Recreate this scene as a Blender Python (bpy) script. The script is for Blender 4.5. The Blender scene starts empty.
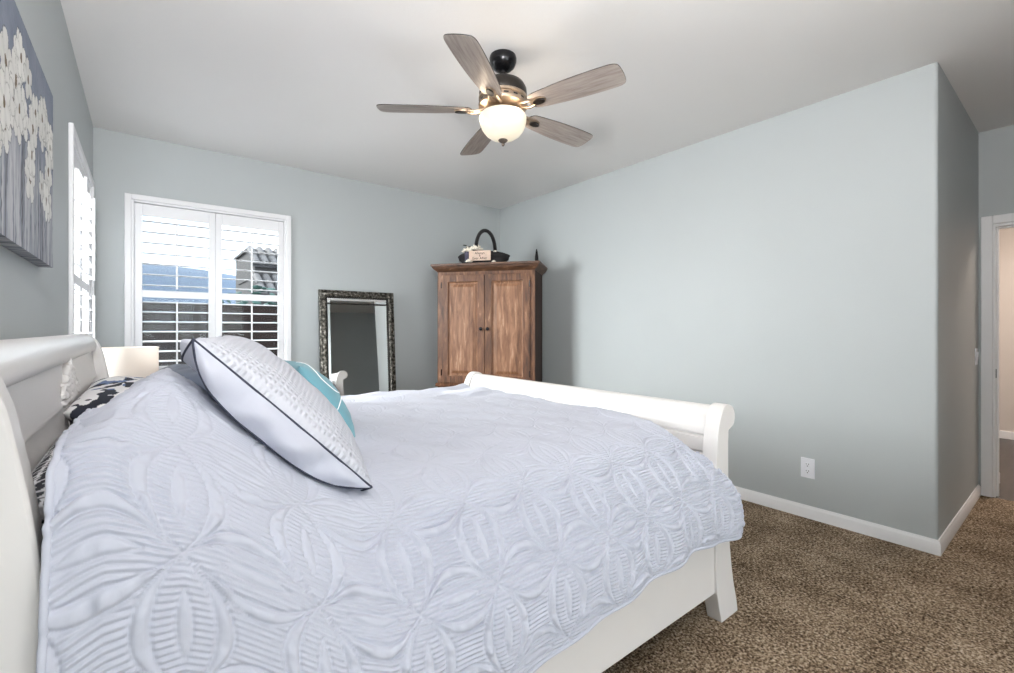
import bpy, bmesh, math, random
import numpy as np
from mathutils import Vector, Matrix

scene = bpy.context.scene
COL = scene.collection
R = math.radians
PI = math.pi

# ------------------------------------------------------------------ camera
cam_data = bpy.data.cameras.new('camera')
cam = bpy.data.objects.new('camera', cam_data)
COL.objects.link(cam)
cam.location = (0, 0, 1.255)
cam.rotation_euler = (R(90), 0, -R(38.206))
cam_data.sensor_width = 36.0
cam_data.lens = 459.14 / 1014 * 36
cam_data.shift_y = -7.64 / 1014
cam_data.clip_start = 0.02
cam_data.clip_end = 2000
scene.camera = cam

# ------------------------------------------------------------------ world, sun, lights, exposure
scene.view_settings.view_transform = 'Standard'
scene.view_settings.look = 'None'
scene.view_settings.exposure = 0.22
scene.view_settings.gamma = 1.0
scene.view_settings.use_curve_mapping = False
scene.cycles.use_denoising = True
scene.cycles.max_bounces = 10
scene.cycles.diffuse_bounces = 6
scene.cycles.transparent_max_bounces = 12
scene.cycles.sample_clamp_indirect = 6

world = bpy.data.worlds.new('world')
scene.world = world
world.use_nodes = True
wn = world.node_tree
wn.nodes.clear()
w_out = wn.nodes.new('ShaderNodeOutputWorld')
w_bg = wn.nodes.new('ShaderNodeBackground')
w_tc = wn.nodes.new('ShaderNodeTexCoord')
w_noise = wn.nodes.new('ShaderNodeTexNoise')
w_noise.inputs['Scale'].default_value = 3.0
w_noise.inputs['Detail'].default_value = 4
w_ramp = wn.nodes.new('ShaderNodeValToRGB')
w_ramp.color_ramp.elements[0].position = 0.35
w_ramp.color_ramp.elements[0].color = (0.66, 0.83, 1.0, 1)
w_ramp.color_ramp.elements[1].position = 0.62
w_ramp.color_ramp.elements[1].color = (0.97, 0.99, 1.0, 1)
wn.links.new(w_tc.outputs['Generated'], w_noise.inputs['Vector'])
wn.links.new(w_noise.outputs['Fac'], w_ramp.inputs['Fac'])
wn.links.new(w_ramp.outputs['Color'], w_bg.inputs['Color'])
w_bg.inputs['Strength'].default_value = 3.1
wn.links.new(w_bg.outputs['Background'], w_out.inputs['Surface'])

def add_light(name, kind, loc, energy, color=(1, 1, 1), size=None, size_y=None, aim=None, **kw):
    d = bpy.data.lights.new(name, kind)
    d.energy = energy
    d.color = color
    if kind == 'AREA':
        d.shape = 'RECTANGLE'
        d.size = size
        d.size_y = size_y or size
    elif kind == 'POINT':
        d.shadow_soft_size = size or 0.03
    for k, v in kw.items():
        setattr(d, k, v)
    o = bpy.data.objects.new(name, d)
    COL.objects.link(o)
    o.location = loc
    if aim is not None:
        o.rotation_euler = (Vector(aim) - Vector(loc)).to_track_quat('-Z', 'Y').to_euler()
    return o

for nm, lc, sz, am in (('portal_back', (0.46, 4.72, 1.56), (1.2, 1.5), (0.46, 0, 1.56)), ('portal_rear', (0.90, -3.25, 1.06), (2.0, 2.1), (0.90, 4, 1.06))):
    po = add_light(nm, 'AREA', lc, 1, (1, 1, 1), sz[0], sz[1], aim=am)
    po.data.cycles.is_portal = True
sun = add_light('sun', 'SUN', (-6, 8, 6), 4.5, (1, 0.96, 0.9))
sun.rotation_euler = Vector((0.45, -1, -0.61)).to_track_quat('-Z', 'Y').to_euler()
sun.data.angle = R(0.7)
# added fill lamp behind the camera, just outside the invented sliding door
add_light('fill_rear_door', 'AREA', (0.90, -3.30, 1.10), 75, (1.0, 0.975, 0.95), 1.9, 2.05, aim=(0.90, 2.0, 1.6))
# bright overcast sky filling the left window
add_light('daylight_left_window', 'AREA', (-0.95, 3.90, 1.95), 290, (1.0, 0.985, 0.97), 1.7, 1.3, aim=(1.05, 2.45, 1.20), spread=R(135))
# photographer's flash beside the camera, throws the fan's shadow on the ceiling
add_light('bounce_flash', 'AREA', (-0.10, -0.30, 1.90), 100, (1, 0.975, 0.96), 0.18, 0.18, aim=(0.25, 0.15, 2.72))
add_light('hall_light', 'AREA', (6.4, -0.3, 2.66), 60, (1, 0.86, 0.74), 0.8, 0.8, aim=(6.6, -0.3, 0))

# ------------------------------------------------------------------ materials
def lin(r, g, b):
    f = lambda v: (v / 255 / 12.92) if v / 255 <= 0.04045 else ((v / 255 + 0.055) / 1.055) ** 2.4
    return (f(r), f(g), f(b), 1)

class NT:
    def __init__(self, name):
        self.m = bpy.data.materials.new(name)
        self.m.use_nodes = True
        self.t = self.m.node_tree
        self.b = self.t.nodes['Principled BSDF']
        self.out = self.t.nodes['Material Output']
    def n(self, kind, **kw):
        x = self.t.nodes.new(kind)
        for k, v in kw.items():
            if k in x.inputs:
                x.inputs[k].default_value = v
            else:
                setattr(x, k, v)
        return x
    def l(self, a, b):
        self.t.links.new(a, b)
    def set(self, **kw):
        for k, v in kw.items():
            self.b.inputs[k.replace('_', ' ')].default_value = v
    def coord(self, which='Object', scale=None):
        tc = self.n('ShaderNodeTexCoord')
        if scale is None:
            return tc.outputs[which]
        mp = self.n('ShaderNodeMapping')
        mp.inputs['Scale'].default_value = scale
        self.l(tc.outputs[which], mp.inputs['Vector'])
        return mp.outputs['Vector']
    def ramp(self, fac, stops):
        r = self.n('ShaderNodeValToRGB')
        e = r.color_ramp.elements
        while len(e) < len(stops):
            e.new(0.5)
        for el, (p, c) in zip(e, stops):
            el.position = p
            el.color = c
        self.l(fac, r.inputs['Fac'])
        return r.outputs['Color']
    def bump(self, height, strength=0.3, dist=0.002):
        b = self.n('ShaderNodeBump', Strength=strength, Distance=dist)
        self.l(height, b.inputs['Height'])
        self.l(b.outputs['Normal'], self.b.inputs['Normal'])
        return b

def simple(name, col, rough=0.5, metal=0.0, noise=0.0, nscale=8.0, bump=0.0, bscale=200.0, bdist=0.001):
    t = NT(name)
    t.set(Base_Color=col, Roughness=rough, Metallic=metal)
    v = t.coord('Object')
    if noise > 0:
        nz = t.n('ShaderNodeTexNoise', Scale=nscale, Detail=4.0)
        t.l(v, nz.inputs['Vector'])
        d = tuple(c * (1 - noise) for c in col[:3]) + (1,)
        u = tuple(min(1, c * (1 + noise)) for c in col[:3]) + (1,)
        t.l(t.ramp(nz.outputs['Fac'], [(0.3, d), (0.7, u)]), t.b.inputs['Base Color'])
    if bump > 0:
        nb = t.n('ShaderNodeTexNoise', Scale=bscale, Detail=3.0)
        t.l(v, nb.inputs['Vector'])
        t.bump(nb.outputs['Fac'], bump, bdist)
    return t.m

M = {}
WALL = (0.452, 0.482, 0.490, 1)
M['wall'] = simple('wall_paint', WALL, 0.55, noise=0.015, nscale=1.5, bump=0.25, bscale=130, bdist=0.002)
M['ceiling'] = simple('ceiling_paint', (0.80, 0.79, 0.78, 1), 0.8, noise=0.01, nscale=1.0, bump=0.3, bscale=90, bdist=0.002)
M['hall_wall'] = simple('hall_paint', (0.62, 0.56, 0.52, 1), 0.6, bump=0.2, bscale=130)
M['trim'] = simple('trim_white', (0.87, 0.87, 0.88, 1), 0.35, bump=0.03, bscale=60)
M['shutter'] = simple('shutter_white', (0.80, 0.80, 0.82, 1), 0.35, bump=0.02, bscale=60)
M['bed_white'] = simple('bed_white_lacquer', (0.74, 0.715, 0.70, 1), 0.32, noise=0.02, nscale=3, bump=0.05, bscale=40)
M['plastic'] = simple('switch_plastic', (0.80, 0.81, 0.85, 1), 0.3, bump=0.01)
M['black'] = simple('black_metal', (0.012, 0.012, 0.014, 1), 0.25, 0.6, bump=0.02)
M['dark_slot'] = simple('dark_slot', (0.01, 0.01, 0.012, 1), 0.6, bump=0.02)
M['bronze_dark'] = simple('bronze_dark', (0.035, 0.03, 0.027, 1), 0.35, 0.7, bump=0.03, bscale=80)
M['bronze'] = simple('bronze_brushed', (0.42, 0.33, 0.25, 1), 0.38, 0.85, noise=0.15, nscale=30, bump=0.05, bscale=90)
M['iron'] = simple('iron_bronze', (0.15, 0.12, 0.10, 1), 0.4, 0.7, noise=0.2, nscale=30, bump=0.05)
M['lamp_base'] = simple('lamp_ceramic', (0.30, 0.32, 0.34, 1), 0.3, bump=0.03, bscale=30)
M['nightstand'] = simple('nightstand_paint', (0.13, 0.14, 0.15, 1), 0.4, noise=0.1, nscale=10, bump=0.05, bscale=60)
M['mattress'] = simple('mattress_ticking', (0.75, 0.75, 0.77, 1), 0.85, bump=0.2, bscale=300)
M['box_spring'] = simple('box_spring_cloth', (0.03, 0.03, 0.035, 1), 0.9, bump=0.2, bscale=300)
M['navy'] = simple('navy_piping', (0.018, 0.022, 0.045, 1), 0.7, bump=0.2, bscale=400)
M['petal'] = simple('silk_petal', (0.80, 0.74, 0.64, 1), 0.8, noise=0.08, nscale=40, bump=0.1, bscale=100)
M['leaf_dark'] = simple('dark_leaf', (0.03, 0.035, 0.02, 1), 0.6, noise=0.2, nscale=40, bump=0.1)
M['ribbon'] = simple('plum_ribbon', (0.035, 0.03, 0.06, 1), 0.45, noise=0.1, nscale=50, bump=0.1)
M['plaque'] = simple('plaque_wood', (0.60, 0.45, 0.36, 1), 0.6, noise=0.12, nscale=25, bump=0.1)
M['ink'] = simple('plaque_ink', (0.02, 0.015, 0.012, 1), 0.7, bump=0.02)
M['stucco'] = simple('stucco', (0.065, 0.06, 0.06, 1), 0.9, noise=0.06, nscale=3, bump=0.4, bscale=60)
M['hill'] = simple('distant_hillside', (0.085, 0.118, 0.172, 1), 1.0, noise=0.15, nscale=0.03, bump=0.2, bscale=0.2)
M['foliage'] = simple('foliage', (0.05, 0.105, 0.09, 1), 0.8, noise=0.4, nscale=6, bump=0.3, bscale=20)
M['ground'] = simple('ground_pale_bounce', (0.55, 0.53, 0.50, 1), 0.95, noise=0.15, nscale=2, bump=0.3, bscale=30)  # pale tone chosen so unseen ground bounces light up to the louvers
M['dirt'] = simple('yard_dirt', (0.10, 0.085, 0.07, 1), 0.95, noise=0.15, nscale=2, bump=0.3, bscale=30)
M['concrete'] = simple('patio_concrete', (0.45, 0.44, 0.42, 1), 0.9, noise=0.08, nscale=3, bump=0.2, bscale=50)

# fabric plain
def fabric(name, col, wv=900.0, rough=0.9, fine=0.35):
    t = NT(name)
    t.set(Base_Color=col, Roughness=rough)
    t.b.inputs['Sheen Weight'].default_value = 0.15
    v = t.coord('Object')
    n1 = t.n('ShaderNodeTexNoise', Scale=14.0, Detail=3.0)
    t.l(v, n1.inputs['Vector'])
    n2 = t.n('ShaderNodeTexNoise', Scale=wv, Detail=2.0)
    t.l(v, n2.inputs['Vector'])
    ad = t.n('ShaderNodeMath', operation='MULTIPLY_ADD')
    t.l(n2.outputs['Fac'], ad.inputs[0]); ad.inputs[1].default_value = 0.12
    t.l(n1.outputs['Fac'], ad.inputs[2])
    t.bump(ad.outputs[0], fine, 0.006)
    return t.m
QUILT = (0.50, 0.517, 0.595, 1)
M['sham_plain'] = fabric('sham_sateen', (0.52, 0.535, 0.615, 1))
M['teal'] = fabric('teal_cotton', (0.13, 0.30, 0.355, 1))
M['white_cord'] = fabric('white_cord', (0.85, 0.86, 0.86, 1))
M['slate'] = fabric('slate_sheet', (0.10, 0.12, 0.17, 1))
M['binding'] = fabric('quilt_binding', QUILT)

# quilted fabric: ribs drawn by a wave bump where the rib attribute says so
t = NT('quilt_matelasse')
t.set(Base_Color=QUILT, Roughness=0.88)
t.b.inputs['Sheen Weight'].default_value = 0.15
uvn = t.n('ShaderNodeAttribute', attribute_name='quilt_uv')
rl_ = t.n('ShaderNodeAttribute', attribute_name='relief')
ns = t.n('ShaderNodeTexNoise', Scale=260.0, Detail=2.0)
t.l(uvn.outputs['Vector'], ns.inputs['Vector'])
ma = t.n('ShaderNodeMath', operation='MULTIPLY_ADD')
t.l(ns.outputs['Fac'], ma.inputs[0]); ma.inputs[1].default_value = 0.3
t.l(rl_.outputs['Fac'], ma.inputs[2])
t.bump(ma.outputs[0], 1.0, 0.0006)
M['quilt'] = t.m

# sham front: small quilted cross hatch
t = NT('sham_quilted')
t.set(Base_Color=(0.55, 0.56, 0.62, 1), Roughness=0.88)
v = t.coord('Object', (1, 1, 1))
w1 = t.n('ShaderNodeTexWave', wave_type='BANDS', bands_direction='X'); w1.inputs['Scale'].default_value = 20; w1.inputs['Distortion'].default_value = 3.0; w1.inputs['Detail Scale'].default_value = 0.8
w2 = t.n('ShaderNodeTexWave', wave_type='BANDS', bands_direction='Y'); w2.inputs['Scale'].default_value = 20; w2.inputs['Distortion'].default_value = 3.0; w2.inputs['Detail Scale'].default_value = 0.8
t.l(v, w1.inputs['Vector']); t.l(v, w2.inputs['Vector'])
mm = t.n('ShaderNodeMath', operation='MULTIPLY')
t.l(w1.outputs['Fac'], mm.inputs[0]); t.l(w2.outputs['Fac'], mm.inputs[1])
t.bump(mm.outputs[0], 0.9, 0.0048)
M['sham_quilted'] = t.m

# carpet
t = NT('carpet_pile')
t.set(Roughness=1.0)
t.b.inputs['Specular IOR Level'].default_value = 0.05
v = t.coord('Object')
n1 = t.n('ShaderNodeTexNoise', Scale=95.0, Detail=3.0, Roughness=0.65)
n2 = t.n('ShaderNodeTexNoise', Scale=5.0, Detail=3.0)
vo = t.n('ShaderNodeTexVoronoi', Scale=140.0)
for q in (n1, n2, vo):
    t.l(v, q.inputs['Vector'])
a1 = t.n('ShaderNodeMath', operation='MULTIPLY_ADD')
t.l(vo.outputs['Color'], a1.inputs[0]); a1.inputs[1].default_value = 0.28; t.l(n1.outputs['Fac'], a1.inputs[2])
a2 = t.n('ShaderNodeMath', operation='MULTIPLY_ADD')
t.l(n2.outputs['Fac'], a2.inputs[0]); a2.inputs[1].default_value = 0.25; t.l(a1.outputs[0], a2.inputs[2])
t.l(t.ramp(a2.outputs[0], [(0.56, (0.034, 0.022, 0.015, 1)), (0.705, (0.155, 0.108, 0.070, 1)), (0.815, (0.33, 0.245, 0.165, 1)), (0.96, (0.60, 0.49, 0.38, 1))]), t.b.inputs['Base Color'])
t.bump(a1.outputs[0], 0.9, 0.012)
M['carpet'] = t.m

def wood(name, stops, scale=(1, 1, 1), dist=4.0, nsc=3.0, rough=0.5, bump=0.15):
    t = NT(name)
    t.set(Roughness=rough)
    v = t.coord('Object', scale)
    n1 = t.n('ShaderNodeTexNoise', Scale=nsc, Detail=6.0, Roughness=0.62, Distortion=0.6)
    t.l(v, n1.inputs['Vector'])
    t.l(t.ramp(n1.outputs['Fac'], stops), t.b.inputs['Base Color'])
    t.bump(n1.outputs['Fac'], bump, 0.003)
    return t.m
M['hall_floor'] = wood('dark_plank_floor', [(0.3, (0.018, 0.012, 0.010, 1)), (0.7, (0.05, 0.037, 0.031, 1))], (1.5, 14, 1), nsc=2.5, rough=0.3)
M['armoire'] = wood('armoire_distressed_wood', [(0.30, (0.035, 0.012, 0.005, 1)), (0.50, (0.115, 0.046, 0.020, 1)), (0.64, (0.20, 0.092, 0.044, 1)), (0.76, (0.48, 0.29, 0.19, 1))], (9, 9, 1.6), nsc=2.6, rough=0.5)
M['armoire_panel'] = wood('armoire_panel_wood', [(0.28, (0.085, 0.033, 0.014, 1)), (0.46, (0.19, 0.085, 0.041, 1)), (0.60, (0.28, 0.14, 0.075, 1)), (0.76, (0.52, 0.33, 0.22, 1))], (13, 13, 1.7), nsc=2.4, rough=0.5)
M['armoire_dark'] = wood('armoire_dark_wood', [(0.3, (0.010, 0.0045, 0.003, 1)), (0.7, (0.05, 0.02, 0.012, 1))], (9, 9, 1.5), nsc=2.6, rough=0.8)  # darker wood tones for the side panels and carcass
M['armoire_crown'] = wood('armoire_crown_wood', [(0.3, (0.030, 0.013, 0.007, 1)), (0.6, (0.11, 0.052, 0.028, 1)), (0.75, (0.26, 0.15, 0.09, 1))], (3, 3, 12), nsc=3, rough=0.45)
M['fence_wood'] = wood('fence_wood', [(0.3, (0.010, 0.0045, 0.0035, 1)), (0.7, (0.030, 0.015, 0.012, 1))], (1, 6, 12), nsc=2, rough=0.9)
M['tile_lit'] = simple('roof_tile_barrel', (0.13, 0.12, 0.12, 1), 0.8, noise=0.3, nscale=5, bump=0.2, bscale=30)  # lighter copy of the roof tile, sky light put into its colour
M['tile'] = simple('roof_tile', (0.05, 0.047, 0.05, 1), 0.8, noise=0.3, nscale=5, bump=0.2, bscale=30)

# weathered fan blade: grain runs along local X
t = NT('fan_blade_wood')
t.set(Roughness=0.42)
v = t.coord('Object', (3.5, 40, 40))
n1 = t.n('ShaderNodeTexNoise', Scale=1.6, Detail=7.0, Roughness=0.65, Distortion=0.5)
t.l(v, n1.inputs['Vector'])
t.l(t.ramp(n1.outputs['Fac'], [(0.28, (0.20, 0.165, 0.145, 1)), (0.5, (0.34, 0.29, 0.26, 1)), (0.72, (0.47, 0.42, 0.385, 1))]), t.b.inputs['Base Color'])
t.bump(n1.outputs['Fac'], 0.15, 0.002)
M['blade'] = t.m
M['blade_edge'] = simple('blade_edge', (0.03, 0.026, 0.024, 1), 0.5, bump=0.03)

# mirror frame: worn silver leaf over black
t = NT('mirror_frame_silver')
t.set(Roughness=0.38, Metallic=0.75)
v = t.coord('Object')
n1 = t.n('ShaderNodeTexNoise', Scale=38.0, Detail=3.0, Roughness=0.6)
t.l(v, n1.inputs['Vector'])
t.l(t.ramp(n1.outputs['Fac'], [(0.40, (0.03, 0.028, 0.023, 1)), (0.56, (0.16, 0.15, 0.13, 1)), (0.72, (0.50, 0.48, 0.44, 1))]), t.b.inputs['Base Color'])
t.bump(n1.outputs['Fac'], 0.5, 0.003)
M['mirror_frame'] = t.m
M['mirror_bead'] = simple('mirror_bead_black', (0.035, 0.032, 0.028, 1), 0.35, 0.5, noise=0.6, nscale=90, bump=0.3, bscale=120)
M['mirror_glass'] = simple('mirror_silvered', (0.86, 0.88, 0.88, 1), 0.02, 1.0)

# wicker
t = NT('black_wicker')
t.set(Roughness=0.55)
v = t.coord('Object')
w1 = t.n('ShaderNodeTexWave', wave_type='BANDS', bands_direction='Z'); w1.inputs['Scale'].default_value = 28; w1.inputs['Distortion'].default_value = 2.5
t.l(v, w1.inputs['Vector'])
t.l(t.ramp(w1.outputs['Fac'], [(0.2, (0.004, 0.004, 0.005, 1)), (0.9, (0.03, 0.026, 0.028, 1))]), t.b.inputs['Base Color'])
t.bump(w1.outputs['Fac'], 0.8, 0.006)
M['wicker'] = t.m

# glass: clear pane
def glass(name, tint, gloss=0.05):
    t = NT(name)
    tr = t.n('ShaderNodeBsdfTransparent'); tr.inputs['Color'].default_value = tint
    gl = t.n('ShaderNodeBsdfGlossy'); gl.inputs['Roughness'].default_value = 0.02
    fr = t.n('ShaderNodeFresnel', IOR=1.16)
    mx = t.n('ShaderNodeMixShader')
    t.l(fr.outputs[0], mx.inputs[0]); t.l(tr.outputs[0], mx.inputs[1]); t.l(gl.outputs[0], mx.inputs[2])
    t.l(mx.outputs[0], t.out.inputs['Surface'])
    return t.m
M['glass'] = glass('window_glass', (0.95, 0.975, 0.98, 1))
t = NT('insect_screen_mesh')
tr = t.n('ShaderNodeBsdfTransparent'); tr.inputs['Color'].default_value = (1, 1, 1, 1)
df = t.n('ShaderNodeBsdfDiffuse'); df.inputs['Color'].default_value = (0.30, 0.30, 0.31, 1)
mx = t.n('ShaderNodeMixShader'); mx.inputs[0].default_value = 0.10
t.l(tr.outputs[0], mx.inputs[1]); t.l(df.outputs[0], mx.inputs[2]); t.l(mx.outputs[0], t.out.inputs['Surface'])
M['screen'] = t.m

# lit frosted bowl of the fan and the lamp's translucent drum shade
t = NT('fan_bowl_frosted_lit')
t.set(Base_Color=(0.42, 0.39, 0.33, 1), Roughness=0.3)
t.b.inputs['Emission Color'].default_value = (1.0, 0.86, 0.65, 1)
t.b.inputs['Emission Strength'].default_value = 0.55
M['bowl'] = t.m
t = NT('lamp_shade_linen')
df = t.n('ShaderNodeBsdfDiffuse'); df.inputs['Color'].default_value = (0.85, 0.83, 0.80, 1)
tl = t.n('ShaderNodeBsdfTranslucent'); tl.inputs['Color'].default_value = (0.95, 0.90, 0.85, 1)
mx = t.n('ShaderNodeMixShader'); mx.inputs[0].default_value = 0.45
t.l(df.outputs[0], mx.inputs[1]); t.l(tl.outputs[0], mx.inputs[2]); t.l(mx.outputs[0], t.out.inputs['Surface'])
M['shade'] = t.m

def colattr(name, rough=0.9, bump=0.3, bscale=500, bdist=0.002, attr='print'):
    t = NT(name)
    t.set(Roughness=rough)
    a = t.n('ShaderNodeAttribute', attribute_name=attr)
    t.l(a.outputs['Color'], t.b.inputs['Base Color'])
    n1 = t.n('ShaderNodeTexNoise', Scale=bscale, Detail=2.0)
    t.l(t.coord('Object'), n1.inputs['Vector'])
    t.bump(n1.outputs['Fac'], bump, bdist)
    return t.m
M['print'] = colattr('printed_cotton')
M['paint'] = colattr('painted_canvas', 0.7, 0.4, 220, 0.002)

# ------------------------------------------------------------------ mesh helpers
def box(bm, x0, x1, y0, y1, z0, z1):
    vs = [bm.verts.new(p) for p in ((x0, y0, z0), (x1, y0, z0), (x1, y1, z0), (x0, y1, z0), (x0, y0, z1), (x1, y0, z1), (x1, y1, z1), (x0, y1, z1))]
    for f in ((0, 3, 2, 1), (4, 5, 6, 7), (0, 1, 5, 4), (1, 2, 6, 5), (2, 3, 7, 6), (3, 0, 4, 7)):
        bm.faces.new([vs[i] for i in f])

def prism(bm, pts, a0, a1, axis='y'):
    # pts: closed outline; axis y: pts are (x,z); axis x: (y,z); axis z: (x,y)
    def P(p, a):
        return {'y': (p[0], a, p[1]), 'x': (a, p[0], p[1]), 'z': (p[0], p[1], a)}[axis]
    A = [bm.verts.new(P(p, a0)) for p in pts]
    B = [bm.verts.new(P(p, a1)) for p in pts]
    n = len(pts)
    bm.faces.new(A)
    bm.faces.new(B[::-1])
    for i in range(n):
        j = (i + 1) % n
        bm.faces.new((A[i], A[j], B[j], B[i]))

def lathe(bm, prof, n=40, c=(0, 0, 0), cap=True):
    rings = []
    for r, z in prof:
        if r < 1e-6:
            rings.append([bm.verts.new((c[0], c[1], c[2] + z))])
        else:
            rings.append([bm.verts.new((c[0] + r * math.cos(2 * PI * k / n), c[1] + r * math.sin(2 * PI * k / n), c[2] + z)) for k in range(n)])
    for a, b in zip(rings, rings[1:]):
        for k in range(n):
            k2 = (k + 1) % n
            if len(a) == 1 and len(b) == 1:
                continue
            if len(a) == 1:
                bm.faces.new((a[0], b[k], b[k2]))
            elif len(b) == 1:
                bm.faces.new((a[k], a[k2], b[0]))
            else:
                bm.faces.new((a[k], a[k2], b[k2], b[k]))
    if cap:
        for rg in (rings[0], rings[-1]):
            if len(rg) > 1:
                bm.faces.new(rg)

def tube(bm, pts, r, n=8, closed=False):
    pts = [Vector(p) for p in pts]
    m = len(pts)
    rings = []
    prev = None
    for i in range(m):
        if closed:
            tg = pts[(i + 1) % m] - pts[i - 1]
        else:
            tg = pts[min(i + 1, m - 1)] - pts[max(i - 1, 0)]
        if tg.length < 1e-9:
            tg = Vector((0, 0, 1))
        tg.normalize()
        if prev is None:
            ref = Vector((0, 0, 1)) if abs(tg.z) < 0.9 else Vector((1, 0, 0))
            u = tg.cross(ref).normalized()
        else:
            u = (prev - tg * prev.dot(tg)).normalized()
        prev = u
        w = tg.cross(u)
        rr = r[i] if hasattr(r, '__len__') else r
        rings.append([bm.verts.new(pts[i] + (u * math.cos(2 * PI * k / n) + w * math.sin(2 * PI * k / n)) * rr) for k in range(n)])
    rng = range(m) if closed else range(m - 1)
    for i in rng:
        a, b = rings[i], rings[(i + 1) % m]
        for k in range(n):
            k2 = (k + 1) % n
            bm.faces.new((a[k], a[k2], b[k2], b[k]))
    if not closed:
        bm.faces.new(rings[0][::-1])
        bm.faces.new(rings[-1])

def ellipsoid(bm, c, r, rot=None, seg=10, rings=6):
    mat = Matrix.Translation(c) @ (rot.to_4x4() if rot is not None else Matrix.Identity(4)) @ Matrix.Diagonal((r[0], r[1], r[2], 1))
    bmesh.ops.create_uvsphere(bm, u_segments=seg, v_segments=rings, radius=1.0, matrix=mat)

def new():
    return bmesh.new()

def obj(name, bm, mat, parent=None, bevel=0, smooth=False, angle=None, seg=2, world=False):
    me = bpy.data.meshes.new(name)
    if isinstance(bm, bmesh.types.BMesh):
        bmesh.ops.recalc_face_normals(bm, faces=bm.faces)
        bm.to_mesh(me)
        bm.free()
    else:
        me = bm
        me.name = name
    if mat is not None:
        for m_ in (mat if isinstance(mat, (list, tuple)) else [mat]):
            me.materials.append(m_)
    o = bpy.data.objects.new(name, me)
    COL.objects.link(o)
    if parent is not None:
        o.parent = parent
        if world:
            p = parent
            mw = Matrix.Identity(4)
            while p is not None:
                mw = p.matrix_basis @ mw
                p = p.parent
            me.transform(mw.inverted())
    if bevel:
        b = o.modifiers.new('bevel', 'BEVEL')
        b.width = bevel
        b.segments = seg
        b.limit_method = 'ANGLE'
        b.angle_limit = R(35)
    if smooth:
        for p in me.polygons:
            p.use_smooth = True
        if angle:
            try:
                me.set_sharp_from_angle(angle=R(angle))
            except Exception:
                pass
    return o

def thing(name, label, cat, loc=(0, 0, 0), rotz=0, group=None):
    o = bpy.data.objects.new(name, None)
    COL.objects.link(o)
    o.empty_display_size = 0.1
    o.location = loc
    o.rotation_euler = (0, 0, rotz)
    o['label'] = label
    o['category'] = cat
    if group:
        o['group'] = group
    return o

def tag(o, label, cat, group=None, kind=None):
    o['label'] = label
    o['category'] = cat
    if group:
        o['group'] = group
    if kind:
        o['kind'] = kind
    return o

def struct(name, bm, mat, label=None, cat=None, **kw):
    o = obj(name, bm, mat, **kw)
    o['kind'] = 'structure'
    if label:
        o['label'] = label
    if cat:
        o['category'] = cat
    return o

def grid_mesh(name, P, closed_u=False, point_attrs=None, color=None):
    nu, nv = P.shape[:2]
    me = bpy.data.meshes.new(name)
    idx = np.arange(nu * nv).reshape(nu, nv)
    a = idx[:-1, :-1].ravel(); b = idx[1:, :-1].ravel(); c = idx[1:, 1:].ravel(); d = idx[:-1, 1:].ravel()
    faces = np.stack([a, b, c, d], 1).astype(np.int32)
    me.vertices.add(nu * nv)
    me.vertices.foreach_set('co', P.reshape(-1).astype(np.float32))
    nf = len(faces)
    me.loops.add(nf * 4)
    me.loops.foreach_set('vertex_index', faces.ravel())
    me.polygons.add(nf)
    me.polygons.foreach_set('loop_start', np.arange(nf, dtype=np.int32) * 4)
    me.polygons.foreach_set('use_smooth', np.ones(nf, dtype=bool))
    me.update(calc_edges=True)
    if point_attrs:
        for k, (ty, arr) in point_attrs.items():
            at = me.attributes.new(k, ty, 'POINT')
            at.data.foreach_set('vector' if ty == 'FLOAT_VECTOR' else 'value', arr.reshape(-1).astype(np.float32))
    if color is not None:
        ca = me.color_attributes.new('print', 'FLOAT_COLOR', 'POINT')
        ca.data.foreach_set('color', color.reshape(-1).astype(np.float32))
    return me

def vnoise(X, Y, seed, sx=1.0, sy=1.0):
    rng = np.random.RandomState(seed)
    G = rng.rand(128, 128)
    x = X * sx + 500; y = Y * sy + 500
    xi = np.floor(x).astype(int); yi = np.floor(y).astype(int)
    fx = x - xi; fy = y - yi
    fx = fx * fx * (3 - 2 * fx); fy = fy * fy * (3 - 2 * fy)
    g = lambda i, j: G[i % 128, j % 128]
    return (g(xi, yi) * (1 - fx) * (1 - fy) + g(xi + 1, yi) * fx * (1 - fy) + g(xi, yi + 1) * (1 - fx) * fy + g(xi + 1, yi + 1) * fx * fy) - 0.5

# ------------------------------------------------------------------ room shell
XL, XR, YB, H = -0.303, 3.459, 4.536, 2.74
YC, XA, YR, YA, XC = 0.524, 4.962, -3.05, -1.00, 2.20
T = 0.14
BW_X0, BW_X1, BW_Z0, BW_Z1 = -0.085, 1.005, 0.88, 2.245     # opening of the back window
LW_Y0, LW_Y1 = 3.19, 4.30                                   # opening of the left window
SD_X0, SD_X1, SD_Z1 = -0.10, 1.90, 2.12                      # added sliding door behind the camera

bm = new(); box(bm, XL - T, XA, YR - T, YB + T, -0.06, 0.0)
struct('floor', bm, M['carpet'], 'brown speckled carpet covering the bedroom floor', 'carpet')
bm = new(); box(bm, XL - T, XA + T, YR - T, YB + T, H, H + 0.1)
struct('ceiling', bm, M['ceiling'], 'plain white ceiling above the bedroom', 'ceiling')

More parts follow.
